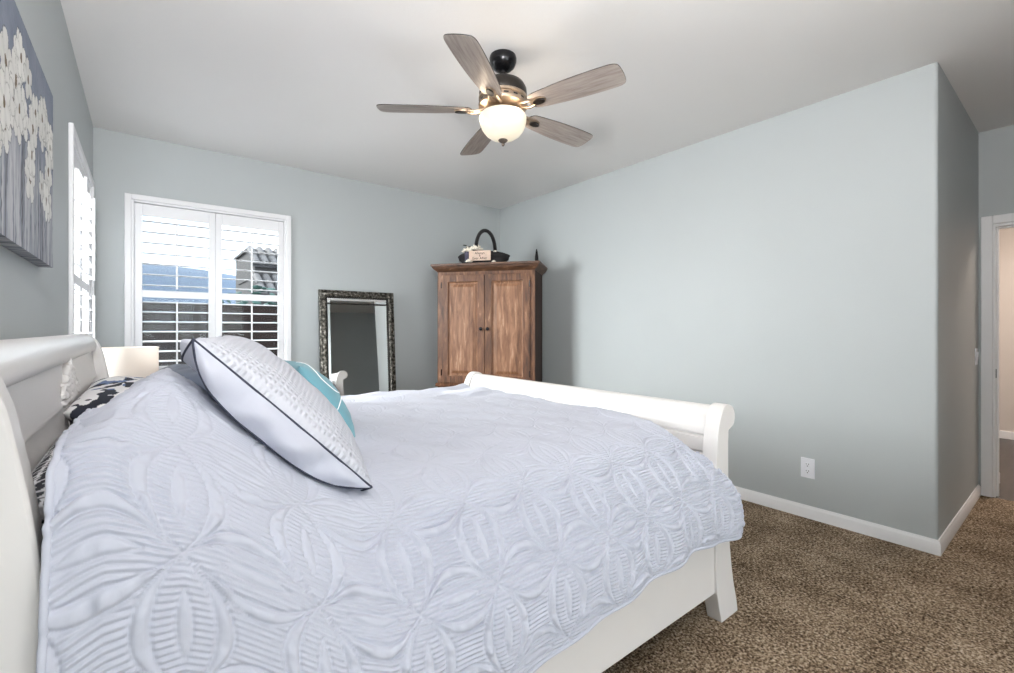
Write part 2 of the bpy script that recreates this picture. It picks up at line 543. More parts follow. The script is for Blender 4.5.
bm = new()
box(bm, XL - T, XL, YR - T, LW_Y0, 0, H); box(bm, XL - T, XL, LW_Y1, YB + T, 0, H)
box(bm, XL - T, XL, LW_Y0, LW_Y1, 0, BW_Z0); box(bm, XL - T, XL, LW_Y0, LW_Y1, BW_Z1, H)
struct('wall_left', bm, M['wall'], 'grey-green wall behind the headboard', 'wall')
bm = new()
box(bm, XL, BW_X0, YB, YB + T, 0, H); box(bm, BW_X1, XR + T, YB, YB + T, 0, H)
box(bm, BW_X0, BW_X1, YB, YB + T, 0, BW_Z0); box(bm, BW_X0, BW_X1, YB, YB + T, BW_Z1, H)
struct('wall_back', bm, M['wall'], 'blue-grey wall with the shuttered window and the armoire corner', 'wall')
# right wall is a solid block whose near end is the outside corner (with a small bullnose)
bm = new()
rr = 0.018
out = [(XR, YB), (XR, YC + rr)] + [(XR + rr - rr * math.cos(a), YC + rr - rr * math.sin(a)) for a in [R(k) for k in (15, 30, 45, 60, 75)]] + [(XR + rr, YC), (XA + T, YC), (XA + T, YC + 0.15), (XR + 0.15, YC + 0.15), (XR + 0.15, YB)]
prism(bm, out, 0, H, 'z')
struct('wall_right', bm, M['wall'], 'long blank blue-grey wall turning the outside corner to the alcove', 'wall')
# alcove end wall with the door opening
DO_Y1, DO_Y0, DO_Z = 0.455, -0.36, 2.035
bm = new()
box(bm, XA, XA + 0.115, DO_Y1, YC, 0, H); box(bm, XA, XA + 0.115, YR - T, DO_Y0, 0, H); box(bm, XA, XA + 0.115, DO_Y0, DO_Y1, DO_Z, H)
struct('wall_alcove', bm, M['wall'], 'alcove end wall around the doorway', 'wall')
bm = new()
box(bm, XL, SD_X0, YR - T, YR, 0, H); box(bm, SD_X1, XC, YR - T, YR, 0, H); box(bm, SD_X0, SD_X1, YR - T, YR, SD_Z1, H)
struct('wall_rear', bm, M['wall'], 'wall behind the camera with the added sliding door', 'wall')

bm = new(); box(bm, XC, XC + 0.12, YR, YA, 0, H); box(bm, XC + 0.12, XA, YR - T, YR, 0, H)  # added partition blocks door light from the alcove; second box continues the rear wall
struct('wall_light_block', bm, M['wall'], 'added partition behind the camera shielding the alcove from door light', 'wall')

# hallway beyond the door
bm = new(); box(bm, XA, 8.2, -2.2, 2.2, -0.06, -0.004)
struct('floor_hall', bm, M['hall_floor'], 'dark plank floor of the hallway beyond the doorway', 'floor')
bm = new(); box(bm, XA + 0.115, 8.2, -2.2, 2.2, H, H + 0.1)
struct('ceiling_hall', bm, M['ceiling'])
bm = new(); box(bm, 7.74, 7.9, -2.2, 2.2, -0.004, H)
struct('wall_hall_end', bm, M['hall_wall'], 'beige hallway wall seen through the doorway', 'wall')
bm = new(); box(bm, XA + 0.115, 5.46, YC - 0.055, YC + 0.15, -0.004, H)
struct('wall_hall_side', bm, M['hall_wall'])
bm = new(); box(bm, XA + 0.115, 8.2, -2.3, -2.2, -0.004, H); box(bm, XA + 0.115, 8.2, 2.2, 2.3, -0.004, H)
struct('wall_hall_ends', bm, M['hall_wall'])
bm = new(); box(bm, 7.726, 7.74, -2.2, 2.2, -0.004, 0.085)
struct('baseboard_hall_end', bm, M['trim'], bevel=0.005)
bm = new(); box(bm, XA + 0.13, 5.474, YC - 0.069, YC - 0.055, -0.004, 0.085); box(bm, 5.46, 5.474, YC - 0.069, YC + 0.1, -0.004, 0.085)
struct('baseboard_hall_side', bm, M['trim'], bevel=0.004)

# baseboards with an eased top
def bb_prof(d=0.014, h=0.082):
    return [(0, 0), (d, 0), (d, h - 0.02), (d * 0.75, h - 0.012), (d * 0.45, h - 0.005), (d * 0.4, h), (0, h)]
bm = new()
rings = [[bm.verts.new(p) for p in ((XR - a, YB, z), (XR - a, YC - a, z), (XA - 0.016, YC - a, z))] for a, z in bb_prof()]
for k in range(len(rings)):
    a, b_ = rings[k], rings[(k + 1) % len(rings)]
    for q in range(2):
        bm.faces.new((a[q], a[q + 1], b_[q + 1], b_[q]))
bm.faces.new([r_[0] for r_ in rings]); bm.faces.new([r_[2] for r_ in rings][::-1])
struct('baseboard_right', bm, M['trim'], 'white baseboard along the blank wall and round the outside corner', 'baseboard', smooth=True, angle=30)
bm = new(); prism(bm, [(YB - a, z) for a, z in bb_prof()], XL + 0.014, XR - 0.014, 'x')
struct('baseboard_back', bm, M['trim'])
bm = new(); prism(bm, [(XL + a, z) for a, z in bb_prof()], YR, YB, 'y')
struct('baseboard_left', bm, M['trim'])

# door casing and jamb
dr = thing('door_1', 'white painted doorway casing at the end of the alcove', 'doorway', (XA, 0, 0))
dr['kind'] = 'structure'
bm = new()
cs = 0.062
for y0, y1 in ((DO_Y1 - 0.006, DO_Y1 + cs - 0.006), (DO_Y0 - cs, DO_Y0)):
    box(bm, XA - 0.017, XA, y0, y1, 0, DO_Z + cs)
box(bm, XA - 0.017, XA, DO_Y0, DO_Y1 - 0.006, DO_Z, DO_Z + cs)
obj('casing', bm, M['trim'], dr, bevel=0.005, world=True)
bm = new()
box(bm, XA, XA + 0.115, DO_Y1 - 0.020, DO_Y1, 0, DO_Z); box(bm, XA, XA + 0.115, DO_Y0, DO_Y0 + 0.02, 0, DO_Z); box(bm, XA, XA + 0.115, DO_Y0 + 0.02, DO_Y1 - 0.02, DO_Z - 0.02, DO_Z)
box(bm, XA + 0.045, XA + 0.085, DO_Y1 - 0.032, DO_Y1 - 0.020, 0, DO_Z - 0.02); box(bm, XA + 0.045, XA + 0.085, DO_Y0 + 0.02, DO_Y1 - 0.032, DO_Z - 0.032, DO_Z - 0.02)
obj('jamb', bm, M['trim'], dr, bevel=0.002, world=True)
bm = new(); box(bm, XA + 0.004, XA + 0.034, DO_Y1 - 0.0225, DO_Y1 - 0.0195, 0.89, 0.955)
obj('strike_plate', bm, M['black'], dr, bevel=0.001, world=True)

# ------------------------------------------------------------------ windows (glass and sash) and their shutters
def sash_window(name, label, w, h, loc, rotz, screen=True):
    # local: x across, y outward, z up; origin at the bottom-left of the opening on the room face
    o = thing(name, label, 'window', loc, rotz)
    o['kind'] = 'structure'
    bm = new()
    f = 0.035
    box(bm, 0, w, 0.085, 0.135, 0, f); box(bm, 0, w, 0.085, 0.135, h - f, h)
    box(bm, 0, f, 0.085, 0.135, f, h - f); box(bm, w - f, w, 0.085, 0.135, f, h - f)
    box(bm, w / 2 - 0.022, w / 2 + 0.022, 0.09, 0.13, f, h - f)
    obj('window_frame', bm, M['trim'], o, bevel=0.003)
    for x0, x1 in ((f, w / 2 - 0.022), (w / 2 + 0.022, w - f)):
        bm = new(); box(bm, x0, x1, 0.108, 0.112, f, h - f)
        obj('glass_pane', bm, M['glass'], o)
    if screen:
        bm = new(); box(bm, f, w / 2 - 0.022, 0.131, 0.1315, f, h - f)
        obj('insect_screen', bm, M['screen'], o)
    return o

sash_window('window_2', 'sliding window behind white shutters in the back wall', BW_X1 - BW_X0, BW_Z1 - BW_Z0, (BW_X0, YB, BW_Z0), 0)
sash_window('window_1', 'sliding window behind white shutters in the headboard wall', LW_Y1 - LW_Y0, BW_Z1 - BW_Z0, (XL, LW_Y0, BW_Z0), R(90), False)

def shutters(label, w, h, loc, rotz, off=0.0):
    # local: x across, y into the wall (negative = into the room)
    o = thing('plantation_shutter', label, 'window shutters', loc, rotz, 'white louvred shutters')
    c = 0.042
    bm = new()
    for a, b_, y0 in ((0, c, -0.020), (c - 0.004, c + 0.016, -0.010)):
        box(bm, -a - c if False else -c + a, -c + b_ if False else (0 if a == 0 else 0.016), y0, 0.04 if a else 0.0, -c if a == 0 else 0, h + (c if a == 0 else 0))
        bm_r0 = w if a == 0 else w - 0.016
        box(bm, bm_r0, w + (c if a == 0 else 0), y0, 0.04 if a else 0.0, -c if a == 0 else 0, h + (c if a == 0 else 0))
        if a == 0:
            box(bm, 0, w, y0, 0, h, h + c); box(bm, 0, w, y0, 0, -c, 0)
        else:
            box(bm, 0.016, w - 0.016, y0, 0.04, h - 0.016, h); box(bm, 0.016, w - 0.016, y0, 0.04, 0, 0.016)
    obj('shutter_frame', bm, M['shutter'], o, bevel=0.005)
    x0 = 0.019; x1 = w - 0.019
    mid = (x0 + x1) / 2
    st = 0.046
    zb, zt = 0.020, h - 0.020
    rail_b, rail_m0, rail_m1, rail_t = 0.080, 0.622, 0.676, h - 0.110
    for px0, px1 in ((x0, mid - 0.0015), (mid + 0.0015, x1)):
        p = new()
        box(p, px0, px0 + st, 0.0, 0.028, zb, zt); box(p, px1 - st, px1, 0.0, 0.028, zb, zt)
        box(p, px0 + st, px1 - st, 0.0, 0.028, zb, rail_b); box(p, px0 + st, px1 - st, 0.0, 0.028, rail_m0, rail_m1); box(p, px0 + st, px1 - st, 0.0, 0.028, rail_t, zt)
        pn = obj('shutter_panel', p, M['shutter'], o, bevel=0.003)
        lv = new()
        a0, a1 = px0 + st + 0.001, px1 - st - 0.001
        for (z0, z1, n) in ((rail_b, rail_m0, 7), (rail_m1, rail_t, 7)):
            dz = (z1 - z0) / n
            for k in range(n):
                zc = z0 + dz * (k + 0.5)
                tl = R(TILT)
                prof = []
                for q in range(16):
                    an = 2 * PI * q / 16
                    u_ = 0.0435 * math.cos(an); v_ = 0.0052 * math.sin(an)
                    prof.append((0.012 + u_ * math.cos(tl) - v_ * math.sin(tl), zc + u_ * math.sin(tl) + v_ * math.cos(tl)))
                prism(lv, prof, a0, a1, 'x')
        obj('louvers', lv, M['shutter'], pn, smooth=True, angle=40)
        for (z0, z1) in ((rail_b, rail_m0), (rail_m1, rail_t)):
            rd = new()
            xm = (a0 + a1) / 2 + off
            box(rd, xm - 0.006, xm + 0.006, -0.045, -0.034, z0 + 0.012, z1 - 0.03)
            obj('tilt_rod', rd, M['shutter'], pn, bevel=0.002)
        hg = new()
    for hx in (x0 - 0.004, x1 + 0.004):
        for hz in (0.16, h - 0.16):
            hg = new(); lathe(hg, [(0.004, -0.03), (0.004, 0.03)], 8, (hx, -0.006, hz))
            obj('hinge', hg, M['shutter'], o)
    return o
TILT = 3
shutters('wide white louvred shutters on the back wall window beside the mirror', BW_X1 - BW_X0, BW_Z1 - BW_Z0, (BW_X0, YB, BW_Z0), 0)
TILT = 8
shutters('white louvred shutters seen edge-on on the headboard wall', LW_Y1 - LW_Y0, BW_Z1 - BW_Z0, (XL, LW_Y0, BW_Z0), R(90))

# added sliding glass door behind the camera, an opening for the fill lamp
sd = thing('door_added', 'added sliding glass door behind the camera for fill light', 'door', (SD_X0, YR - T, 0))
sd['kind'] = 'structure'
bm = new()
w_ = SD_X1 - SD_X0
for x0 in (0, w_ / 2 - 0.04, w_ - 0.07):
    box(bm, x0, x0 + (0.08 if x0 else 0.07), 0.03, 0.09, 0, SD_Z1)
box(bm, 0, w_, 0.03, 0.09, SD_Z1 - 0.07, SD_Z1); box(bm, 0, w_, 0.03, 0.09, 0, 0.08)
obj('door_frame', bm, M['trim'], sd, bevel=0.004)
bm = new(); box(bm, 0.07, w_ - 0.07, 0.056, 0.060, 0.08, SD_Z1 - 0.07)
obj('glass_pane', bm, M['glass'], sd)

# ------------------------------------------------------------------ outlet and switch
ou = thing('wall_outlet', 'white duplex outlet low on the long blank wall', 'outlet', (XR, 1.161, 0.331))
bm = new(); box(bm, -0.006, 0, -0.041, 0.041, -0.066, 0.066)
obj('cover_plate', bm, M['plastic'], ou, bevel=0.003)
for dz in (-0.022, 0.022):
    bm = new()
    prof = [(0.017 * max(-0.86, min(0.86, math.cos(2 * PI * k / 24))), dz + 0.0165 * math.sin(2 * PI * k / 24)) for k in range(24)]
    prism(bm, prof, -0.0085, -0.005, 'x')
    s_ = obj('socket', bm, M['plastic'], ou, bevel=0.0008)
    bm = new()
    box(bm, -0.0092, -0.0083, -0.0085, -0.0055, dz + 0.000, dz + 0.009); box(bm, -0.0092, -0.0083, 0.0055, 0.0085, dz + 0.001, dz + 0.008)
    prism(bm, [(0.003 * math.cos(2 * PI * k / 10), dz - 0.008 + 0.0035 * math.sin(2 * PI * k / 10)) for k in range(10)], -0.0092, -0.0083, 'x')
    obj('slots', bm, M['dark_slot'], s_)
bm = new(); lathe(bm, [(0.0, -0.0006), (0.003, -0.0006), (0.003, 0.0006), (0, 0.0006)], 10)
bm.transform(Matrix.Translation((-0.0065, 0, 0)) @ Matrix.Rotation(R(90), 4, 'Y'))
obj('screw', bm, M['plastic'], ou)

sw = thing('light_switch', 'white rocker switch beside the doorway casing', 'light switch', (4.82, YC, 1.05))
bm = new(); box(bm, -0.036, 0.036, -0.007, 0, -0.06, 0.06)
obj('cover_plate', bm, M['plastic'], sw, bevel=0.002)
bm = new(); prism(bm, [(-0.006, -0.033), (-0.010, -0.033), (-0.014, 0.033), (-0.006, 0.033)], -0.0165, 0.0165, 'x')
obj('rocker', bm, M['plastic'], sw, bevel=0.001)

# ------------------------------------------------------------------ sleigh bed
BY0, BY1 = 0.972, 2.955
bed = thing('sleigh_bed', 'white king sleigh bed with curved headboard and scrolled footboard', 'bed', (0.9, 1.96, 0))

def smooth_curve(pts, n=6):
    # Catmull-Rom through pts
    out = []
    P = [pts[0]] + list(pts) + [pts[-1]]
    for i in range(1, len(P) - 2):
        p0, p1, p2, p3 = (np.array(P[k], float) for k in (i - 1, i, i + 1, i + 2))
        for k in range(n):
            t_ = k / n
            out.append(tuple(0.5 * ((2 * p1) + (-p0 + p2) * t_ + (2 * p0 - 5 * p1 + 4 * p2 - p3) * t_ ** 2 + (-p0 + 3 * p1 - 3 * p2 + p3) * t_ ** 3)))
    out.append(tuple(pts[-1]))
    return out

# headboard post profile (x,z): front edge up, scroll, back edge down
hfront = smooth_curve([(-0.085, 0.0), (-0.100, 0.12), (-0.108, 0.3), (-0.111, 0.6), (-0.1156, 0.772), (-0.121, 0.864), (-0.1345, 0.987), (-0.155, 1.115), (-0.164, 1.153), (-0.180, 1.195), (-0.212, 1.228), (-0.245, 1.232), (-0.278, 1.21), (-0.290, 1.175), (-0.278, 1.14), (-0.262, 1.10)], 5)
hback = [(-0.245, 1.0), (-0.232, 0.85), (-0.226, 0.6), (-0.224, 0.2), (-0.215, 0.0)]
hb = hfront + hback
for y0, y1 in ((BY0, BY0 + 0.062), (BY1 - 0.062, BY1)):
    bm = new(); prism(bm, hb, y0, y1, 'y')
    obj('headboard_post', bm, M['bed_white'], bed, bevel=0.006, smooth=True, angle=40, world=True)
# headboard panel with two grooves, and the rolled top rail
pf = smooth_curve([(-0.170, 0.20), (-0.168, 0.5), (-0.170, 0.75), (-0.178, 0.90), (-0.1905, 1.02)], 5) + [(-0.194, 1.034), (-0.181, 1.0345), (-0.181, 1.039)] + smooth_curve([(-0.183, 1.045), (-0.191, 1.09), (-0.200, 1.16)], 4)
pb = [(x - 0.032, z) for x, z in pf[::-1]]
bm = new(); prism(bm, pf + pb, BY0 + 0.062, BY1 - 0.062, 'y')
hp = obj('headboard_panel', bm, M['bed_white'], bed, smooth=True, angle=25, world=True)
rl = smooth_curve([(-0.212, 1.150), (-0.190, 1.153), (-0.182, 1.172), (-0.188, 1.200), (-0.212, 1.226), (-0.245, 1.231), (-0.276, 1.21), (-0.286, 1.178), (-0.272, 1.148), (-0.24, 1.142)], 5)
bm = new(); prism(bm, rl, BY0 + 0.060, BY1 - 0.060, 'y')
obj('headboard_roll', bm, M['bed_white'], bed, smooth=True, angle=50, world=True)
# stile below the upper groove at the middle of the panel
bm = new(); st_f = smooth_curve([(-0.166, 0.5), (-0.168, 0.75), (-0.176, 0.90), (-0.1885, 1.02)], 5)
prism(bm, st_f + [(x - 0.01, z) for x, z in st_f[::-1]], 1.93, 1.99, 'y')
obj('panel_stile', bm, M['bed_white'], bed, smooth=True, angle=30, world=True)
# carved floral applique under the roll
rng = random.Random(5)
bm = new()
for k in range(84):
    v_ = rng.random()
    hw = 0.20 * (1 - v_) ** 0.8
    yy = 1.96 + rng.uniform(-1, 1) * hw
    zz = 1.045 + v_ * 0.105 + rng.uniform(-0.006, 0.006)
    an = math.atan2(zz - 1.03, yy - 1.96) + rng.uniform(-0.5, 0.5)
    rot = Matrix.Rotation(-an, 3, 'X')
    ellipsoid(bm, (-0.187 - 0.06 * (zz - 1.04), yy, zz), (0.015, rng.uniform(0.016, 0.028), rng.uniform(0.006, 0.011)), rot, 8, 5)
for k in range(7):
    an = 2 * PI * k / 7
    ellipsoid(bm, (-0.180, 1.96 + 0.020 * math.cos(an), 1.085 + 0.018 * math.sin(an)), (0.009, 0.014, 0.012), None, 8, 5)
ellipsoid(bm, (-0.175, 1.96, 1.085), (0.008, 0.009, 0.009), None, 8, 5)
for s_ in (-1, 1):
    pts = []
    for k in range(16):
        a_ = k / 15 * 3.6
        r_ = 0.034 * (1 - k / 20)
        pts.append((-0.183, 1.96 + s_ * (0.15 - r_ * math.cos(a_)), 1.062 + r_ * math.sin(a_)))
    tube(bm, pts, 0.006, 6)
obj('carved_applique', bm, M['bed_white'], bed, smooth=True, world=True)

# footboard: post profile and panel
ffront = [(1.932, 0.0)] + smooth_curve([(1.925, 0.02), (1.905, 0.09), (1.890, 0.17), (1.884, 0.30), (1.883, 0.60), (1.890, 0.73), (1.903, 0.82), (1.922, 0.875), (1.950, 0.914), (1.985, 0.927), (2.020, 0.918), (2.043, 0.893), (2.048, 0.862), (2.037, 0.835), (2.010, 0.822), (1.992, 0.815)], 5)
fback = smooth_curve([(1.988, 0.76), (1.990, 0.60), (1.996, 0.40), (2.008, 0.28), (2.034, 0.15), (2.062, 0.06), (2.074, 0.0)], 4)
for y0, y1 in ((BY0, BY0 + 0.065), (BY1 - 0.065, BY1)):
    bm = new(); prism(bm, ffront + fback, y0, y1, 'y')
    obj('footboard_post', bm, M['bed_white'], bed, bevel=0.006, smooth=True, angle=40, world=True)
gf = [(1.925, 0.14), (1.912, 0.30), (1.910, 0.60), (1.913, 0.705), (1.920, 0.710), (1.920, 0.716), (1.913, 0.721)] + [(1.916, 0.76), (1.919, 0.778), (1.927, 0.781), (1.928, 0.789), (1.922, 0.793), (1.930, 0.830), (1.945, 0.868)]
gb = [(x + 0.035, z) for x, z in gf[::-1]]
bm = new(); prism(bm, gf + gb, BY0 + 0.065, BY1 - 0.065, 'y')
obj('footboard_panel', bm, M['bed_white'], bed, smooth=True, angle=25, world=True)
fr = smooth_curve([(1.918, 0.800), (1.922, 0.83), (1.936, 0.872), (1.958, 0.904), (1.988, 0.915), (2.020, 0.906), (2.036, 0.882), (2.036, 0.856), (2.016, 0.836), (1.985, 0.828), (1.960, 0.815)], 5)
bm = new(); prism(bm, fr, BY0 + 0.063, BY1 - 0.063, 'y')
obj('footboard_roll', bm, M['bed_white'], bed, smooth=True, angle=50, world=True)
for y0, y1 in ((BY0 + 0.010, BY0 + 0.040), (BY1 - 0.040, BY1 - 0.010)):
    bm = new(); box(bm, -0.15, 1.892, y0, y1, 0.135, 0.375)
    obj('side_rail', bm, M['bed_white'], bed, bevel=0.004, world=True)
bm = new()
for k in range(9):
    x_ = 0.0 + k * 0.215
    box(bm, x_, x_ + 0.08, BY0 + 0.04, BY1 - 0.04, 0.160, 0.180)
obj('slats', bm, M['armoire'], bed, world=True)

def cushion_box(x0, x1, y0, y1, z0, z1, r, n=5):
    bm = new(); box(bm, x0, x1, y0, y1, z0, z1)
    bmesh.ops.bevel(bm, geom=bm.edges[:], offset=r, segments=n, affect='EDGES', profile=0.5)
    return bm
o = obj('box_spring', cushion_box(-0.13, 1.86, 1.02, 2.905, 0.182, 0.405, 0.03), M['box_spring'], smooth=True)
tag(o, 'black cloth box spring inside the white bed frame', 'box spring')
o = obj('mattress', cushion_box(-0.13, 1.86, 1.055, 2.88, 0.407, 0.775, 0.10), M['mattress'], smooth=True)
tag(o, 'thick white mattress under the quilt', 'mattress')

# ------------------------------------------------------------------ quilt
def smoothstep(a, b, x):
    t_ = np.clip((x - a) / (b - a), 0, 1)
    return t_ * t_ * (3 - 2 * t_)
base_c = np.array([(.908, .0), (.900, .47), (.913, .56), (.949, .62), (1.014, .705), (1.082, .760), (1.18, .803), (1.341, .832), (1.588, .842), (1.884, .847), (2.242, .845), (2.6, .842), (2.86, .836), (2.965, .79), (3.01, .62), (3.02, .40)])
hump_c = np.array([(.912, .0), (.902, .60), (.908, .74), (.932, .86), (.99, .945), (1.07, 1.015), (1.18, 1.08), (1.34, 1.135), (1.58, 1.15), (1.88, 1.115), (2.24, 1.055), (2.6, .98), (2.82, .90), (2.93, .78), (2.985, .60), (3.0, .40)])
hem_x = [-.2, .5, .8, .91, 1.08, 1.28, 1.40, 1.59, 1.80, 1.94]
hem_z = [.32, .345, .365, .377, .398, .412, .425, .438, .415, .40]
w_x = [-.15, -.10, -.05, 0.0, .05, .10, .20, .30, .40, .50]
w_v = [.84, .90, .975, 1.0, .99, .88, .58, .27, .07, 0.0]
NX = 500
xs = np.linspace(-0.115, 1.925, NX)
rows = []
T0, T1 = -0.82, 1.95
# fine rows on the near drape where the ribs show, coarser beyond
tt = np.concatenate([np.arange(T0, 0.22, 0.0018), np.arange(0.22, T1, 0.006)])
NT_ = len(tt)
Pq = np.zeros((NX, NT_, 3)); valid_t = np.zeros((NX, NT_))
for i, x in enumerate(xs):
    w = np.interp(x, w_x, w_v)
    c = base_c * (1 - w) + hump_c * w
    c[0, 1] = np.interp(x, hem_x, hem_z)
    if c[1, 1] < c[0, 1] + 0.05:
        c[1, 1] = c[0, 1] + 0.05
    # far hem
    cur = np.array(smooth_curve([tuple(q) for q in c], 24))
    seg = np.r_[0, np.cumsum(np.hypot(*np.diff(cur, axis=0).T))]
    tA = seg[6 * 24]
    tl = seg - tA
    # stretch the hem part so every column starts exactly at its hem
    tc = np.clip(tt, tl[0], tl[-1])
    lo, hi = tl[0], tl[-1]
    tm = lo + (tt - T0) * 0 
    # columns keep true arc length in the pattern; rows are squeezed between hem and far hem
    tau = (tt - T0) / (T1 - T0)
    tm = lo + tau * (hi - lo)
    Pq[i, :, 0] = x
    Pq[i, :, 1] = np.interp(tm, tl, cur[:, 0])
    Pq[i, :, 2] = np.interp(tm, tl, cur[:, 1])
    valid_t[i] = tm
X = Pq[:, :, 0]; Y = Pq[:, :, 1]; Z = Pq[:, :, 2]
S = np.repeat(xs[:, None], NT_, 1)
TT = valid_t
# drape folds down the side, more toward the foot
side = smoothstep(0.74, 0.5, Z) * (Y < 1.3)
fold = 0.6 * (0.013 * np.sin(S * 2 * PI / 0.23 + 0.6 + 1.2 * np.sin(S * 3.1)) + 0.010 * np.sin(S * 2 * PI / 0.37 + 1.7))
Y += -fold * side * smoothstep(0.2, 1.1, S) - 0.012 * side
# pulled head edge: the rim backs away from the headboard between the two sleeping pillows
edge = smoothstep(0.06, -0.115, S)
X += edge * (0.05 * np.exp(-((Y - 1.55) / 0.22) ** 2) + 0.035 * np.exp(-((Y - 2.0) / 0.22) ** 2))
Z -= edge * 0.085 * np.exp(-((Y - 1.70) / 0.35) ** 2) * (Z > 0.9)
Z += smoothstep(0.06, -0.09, S) * 0.085 * np.exp(-((Y - 1.02) / 0.13) ** 2) * smoothstep(0.72, 0.9, Z)
# foot edge: at the top it tucks inside the footboard, at the side it hangs out past the post
X -= smoothstep(1.70, 1.925, S) * 0.050 * smoothstep(0.93, 1.02, Y)
Z -= smoothstep(1.86, 1.925, S) * 0.05 * smoothstep(1.0, 1.1, Y)
# rumples on the top
top = smoothstep(1.0, 1.25, Y)
Z += top * (0.018 * vnoise(S, Y, 3, 3.2, 3.2) + 0.013 * vnoise(S + 0.4 * Y, Y, 4, 9, 4.5) + 0.006 * vnoise(S, Y, 5, 16, 16))
Z += 0.016 * smoothstep(2.2, 2.5, Y) * smoothstep(0.5, 0.9, S) * (0.0 + 2.2 * vnoise(S + .8 * Y, Y - .2 * S, 8, 5, 11)) * smoothstep(2.98, 2.9, Y)
# pattern
L = 0.22
ps = (S - 0.05) / 0.217 + 0.06 * vnoise(S, TT, 21, 2.5, 2.5)
pt = (TT + 0.094) / L + 0.06 * vnoise(S, TT, 22, 2.5, 2.5)
hgt = np.zeros_like(S); rib = np.ones_like(S)
seam = np.zeros_like(S)
def petals(pa, pb, seed):
    a = np.abs(pa - np.round(pa)); u = 2 * (pb - np.floor(pb)) - 1
    pw = 0.207 * (1 - u * u)
    qw = pw + 0.118 * np.clip(1 - (u / 0.80) ** 2, 0, 1) ** 0.8
    band = (a > pw) & (a < qw)
    f = np.clip((a - pw) / np.maximum(qw - pw, 1e-4), 0, 1)
    lw = 0.055 * np.clip(1 - (u / 0.52) ** 2, 0, 1)
    leaf = a < lw
    return a, u, pw, qw, band, f, lw, leaf
A = petals(ps, pt, 31); B = petals(pt, ps, 32)
for (a, u, pw, qw, band, f, lw, leaf), (pa, pb), sd_ in ((A, (ps, pt), 41), (B, (pt, ps), 42)):
    other = (B if sd_ == 41 else A)
    inpet_o = other[0] < other[2]
    ok = band & ~inpet_o
    puff = np.sin(np.clip(f, 0, 1) * PI) ** 0.7
    pucker = vnoise(pb * 1.0, pa * 0.6 + np.round(pa) * 7.3, sd_, 15, 2.5)
    hgt = np.where(ok, np.maximum(hgt, puff * (0.0045 + 0.0150 * pucker)), hgt)
    rib = np.where(ok, 0.0, rib)
    pl = np.sqrt(np.clip(1 - (a / np.maximum(lw, 1e-4)) ** 2, 0, 1))
    lk = leaf & (lw > 0.003)
    hgt = np.where(lk, pl * (0.0030 + 0.007 * pucker), hgt)
    rib = np.where(lk, 0.0, rib)
    g = lambda d: np.exp(-(d / 0.014) ** 2)
    seam = np.maximum(seam, g(a - pw))
    seam = np.maximum(seam, np.where((np.abs(u) < 0.8) & ~inpet_o, g(a - qw), 0))
    seam = np.maximum(seam, np.where(np.abs(u) < 0.52, 0.8 * g(a - lw), 0))
rib = rib * (1 - 0.8 * seam)
ridge = np.abs(np.sin(PI * TT / 0.0108 + 0.3 * vnoise(S, TT, 25, 8, 8)))
ridge = 0.4 * ridge + 0.6 * ridge ** 2
ripple = vnoise(S, TT, 26, 45, 60)
hgt = hgt * (1 - seam) - 0.0030 * seam + rib * (0.0036 * ridge - 0.0016 + 0.0006 * ripple)
soft = 1 - 0.78 * smoothstep(0.74, 0.84, Z) * smoothstep(0.99, 1.12, Y) * (1 - 0.35 * smoothstep(0.5, 0.2, S))
hem_fade = smoothstep(0.0, 0.035, TT - TT[:, :1])
hgt = hgt * soft * hem_fade
relief = soft * (1000 * rib * 0.0034 * ridge - 3.0 * seam)
P = np.stack([X, Y, Z], 2)
dU = np.gradient(P, axis=0); dV = np.gradient(P, axis=1)
Nn = np.cross(dU, dV)
Nn /= np.linalg.norm(Nn, axis=2, keepdims=True) + 1e-9
if Nn[NX // 2, NT_ // 2, 2] < 0:
    Nn = -Nn
P = P + Nn * hgt[:, :, None]
uvw = np.stack([S, TT, np.zeros_like(S)], 2)
me = grid_mesh('quilt', P, point_attrs={'relief': ('FLOAT', relief), 'quilt_uv': ('FLOAT_VECTOR', uvw)})
quilt = obj('quilt', me, M['quilt'])
tag(quilt, 'pale periwinkle grey stitched quilt draped over the bed and its pillows', 'quilt')
bm = new()
edge_pts = [tuple(P[i, 0]) for i in range(NX - 1, 0, -4)] + [tuple(P[0, j]) for j in range(0, NT_, 4)]
tube(bm, edge_pts, 0.0055, 8)
tube(bm, [tuple(P[NX - 1, j]) for j in range(0, 270, 4)], 0.0055, 8)
obj('binding', bm, M['binding'], quilt, smooth=True)

# ------------------------------------------------------------------ pillows
def frame_mat(c, U, V):
    U = Vector(U).normalized(); V = Vector(V); V = (V - U * V.dot(U)).normalized(); N = U.cross(V)
    return Matrix(((U.x, V.x, N.x, c[0]), (U.y, V.y, N.y, c[1]), (U.z, V.z, N.z, c[2]), (0, 0, 0, 1)))

def pillow_grid(a, b, th, n=70, pinch=0.07, p=0.42, seed=1, wr=0.008, sign=1):
    u = np.sin(np.linspace(-PI / 2, PI / 2, n)); v = np.sin(np.linspace(-PI / 2, PI / 2, n))
    u = 0.55 * u + 0.45 * np.linspace(-1, 1, n); v = u.copy()
    U, V = np.meshgrid(u, v, indexing='ij')
    x = a * U * (1 - pinch * (1 - V ** 2)); y = b * V * (1 - pinch * (1 - U ** 2))
    e = np.clip((1 - U ** 2) * (1 - V ** 2), 0, 1)
    z = th * e ** p
    z = z + wr * (vnoise(U, V, seed, 2.3, 3.0) * 1.6 + vnoise(U + .5 * V, V, seed + 1, 6, 4)) * np.clip(e * 3, 0, 1)
    return U, V, np.stack([x, y, sign * z], 2), e

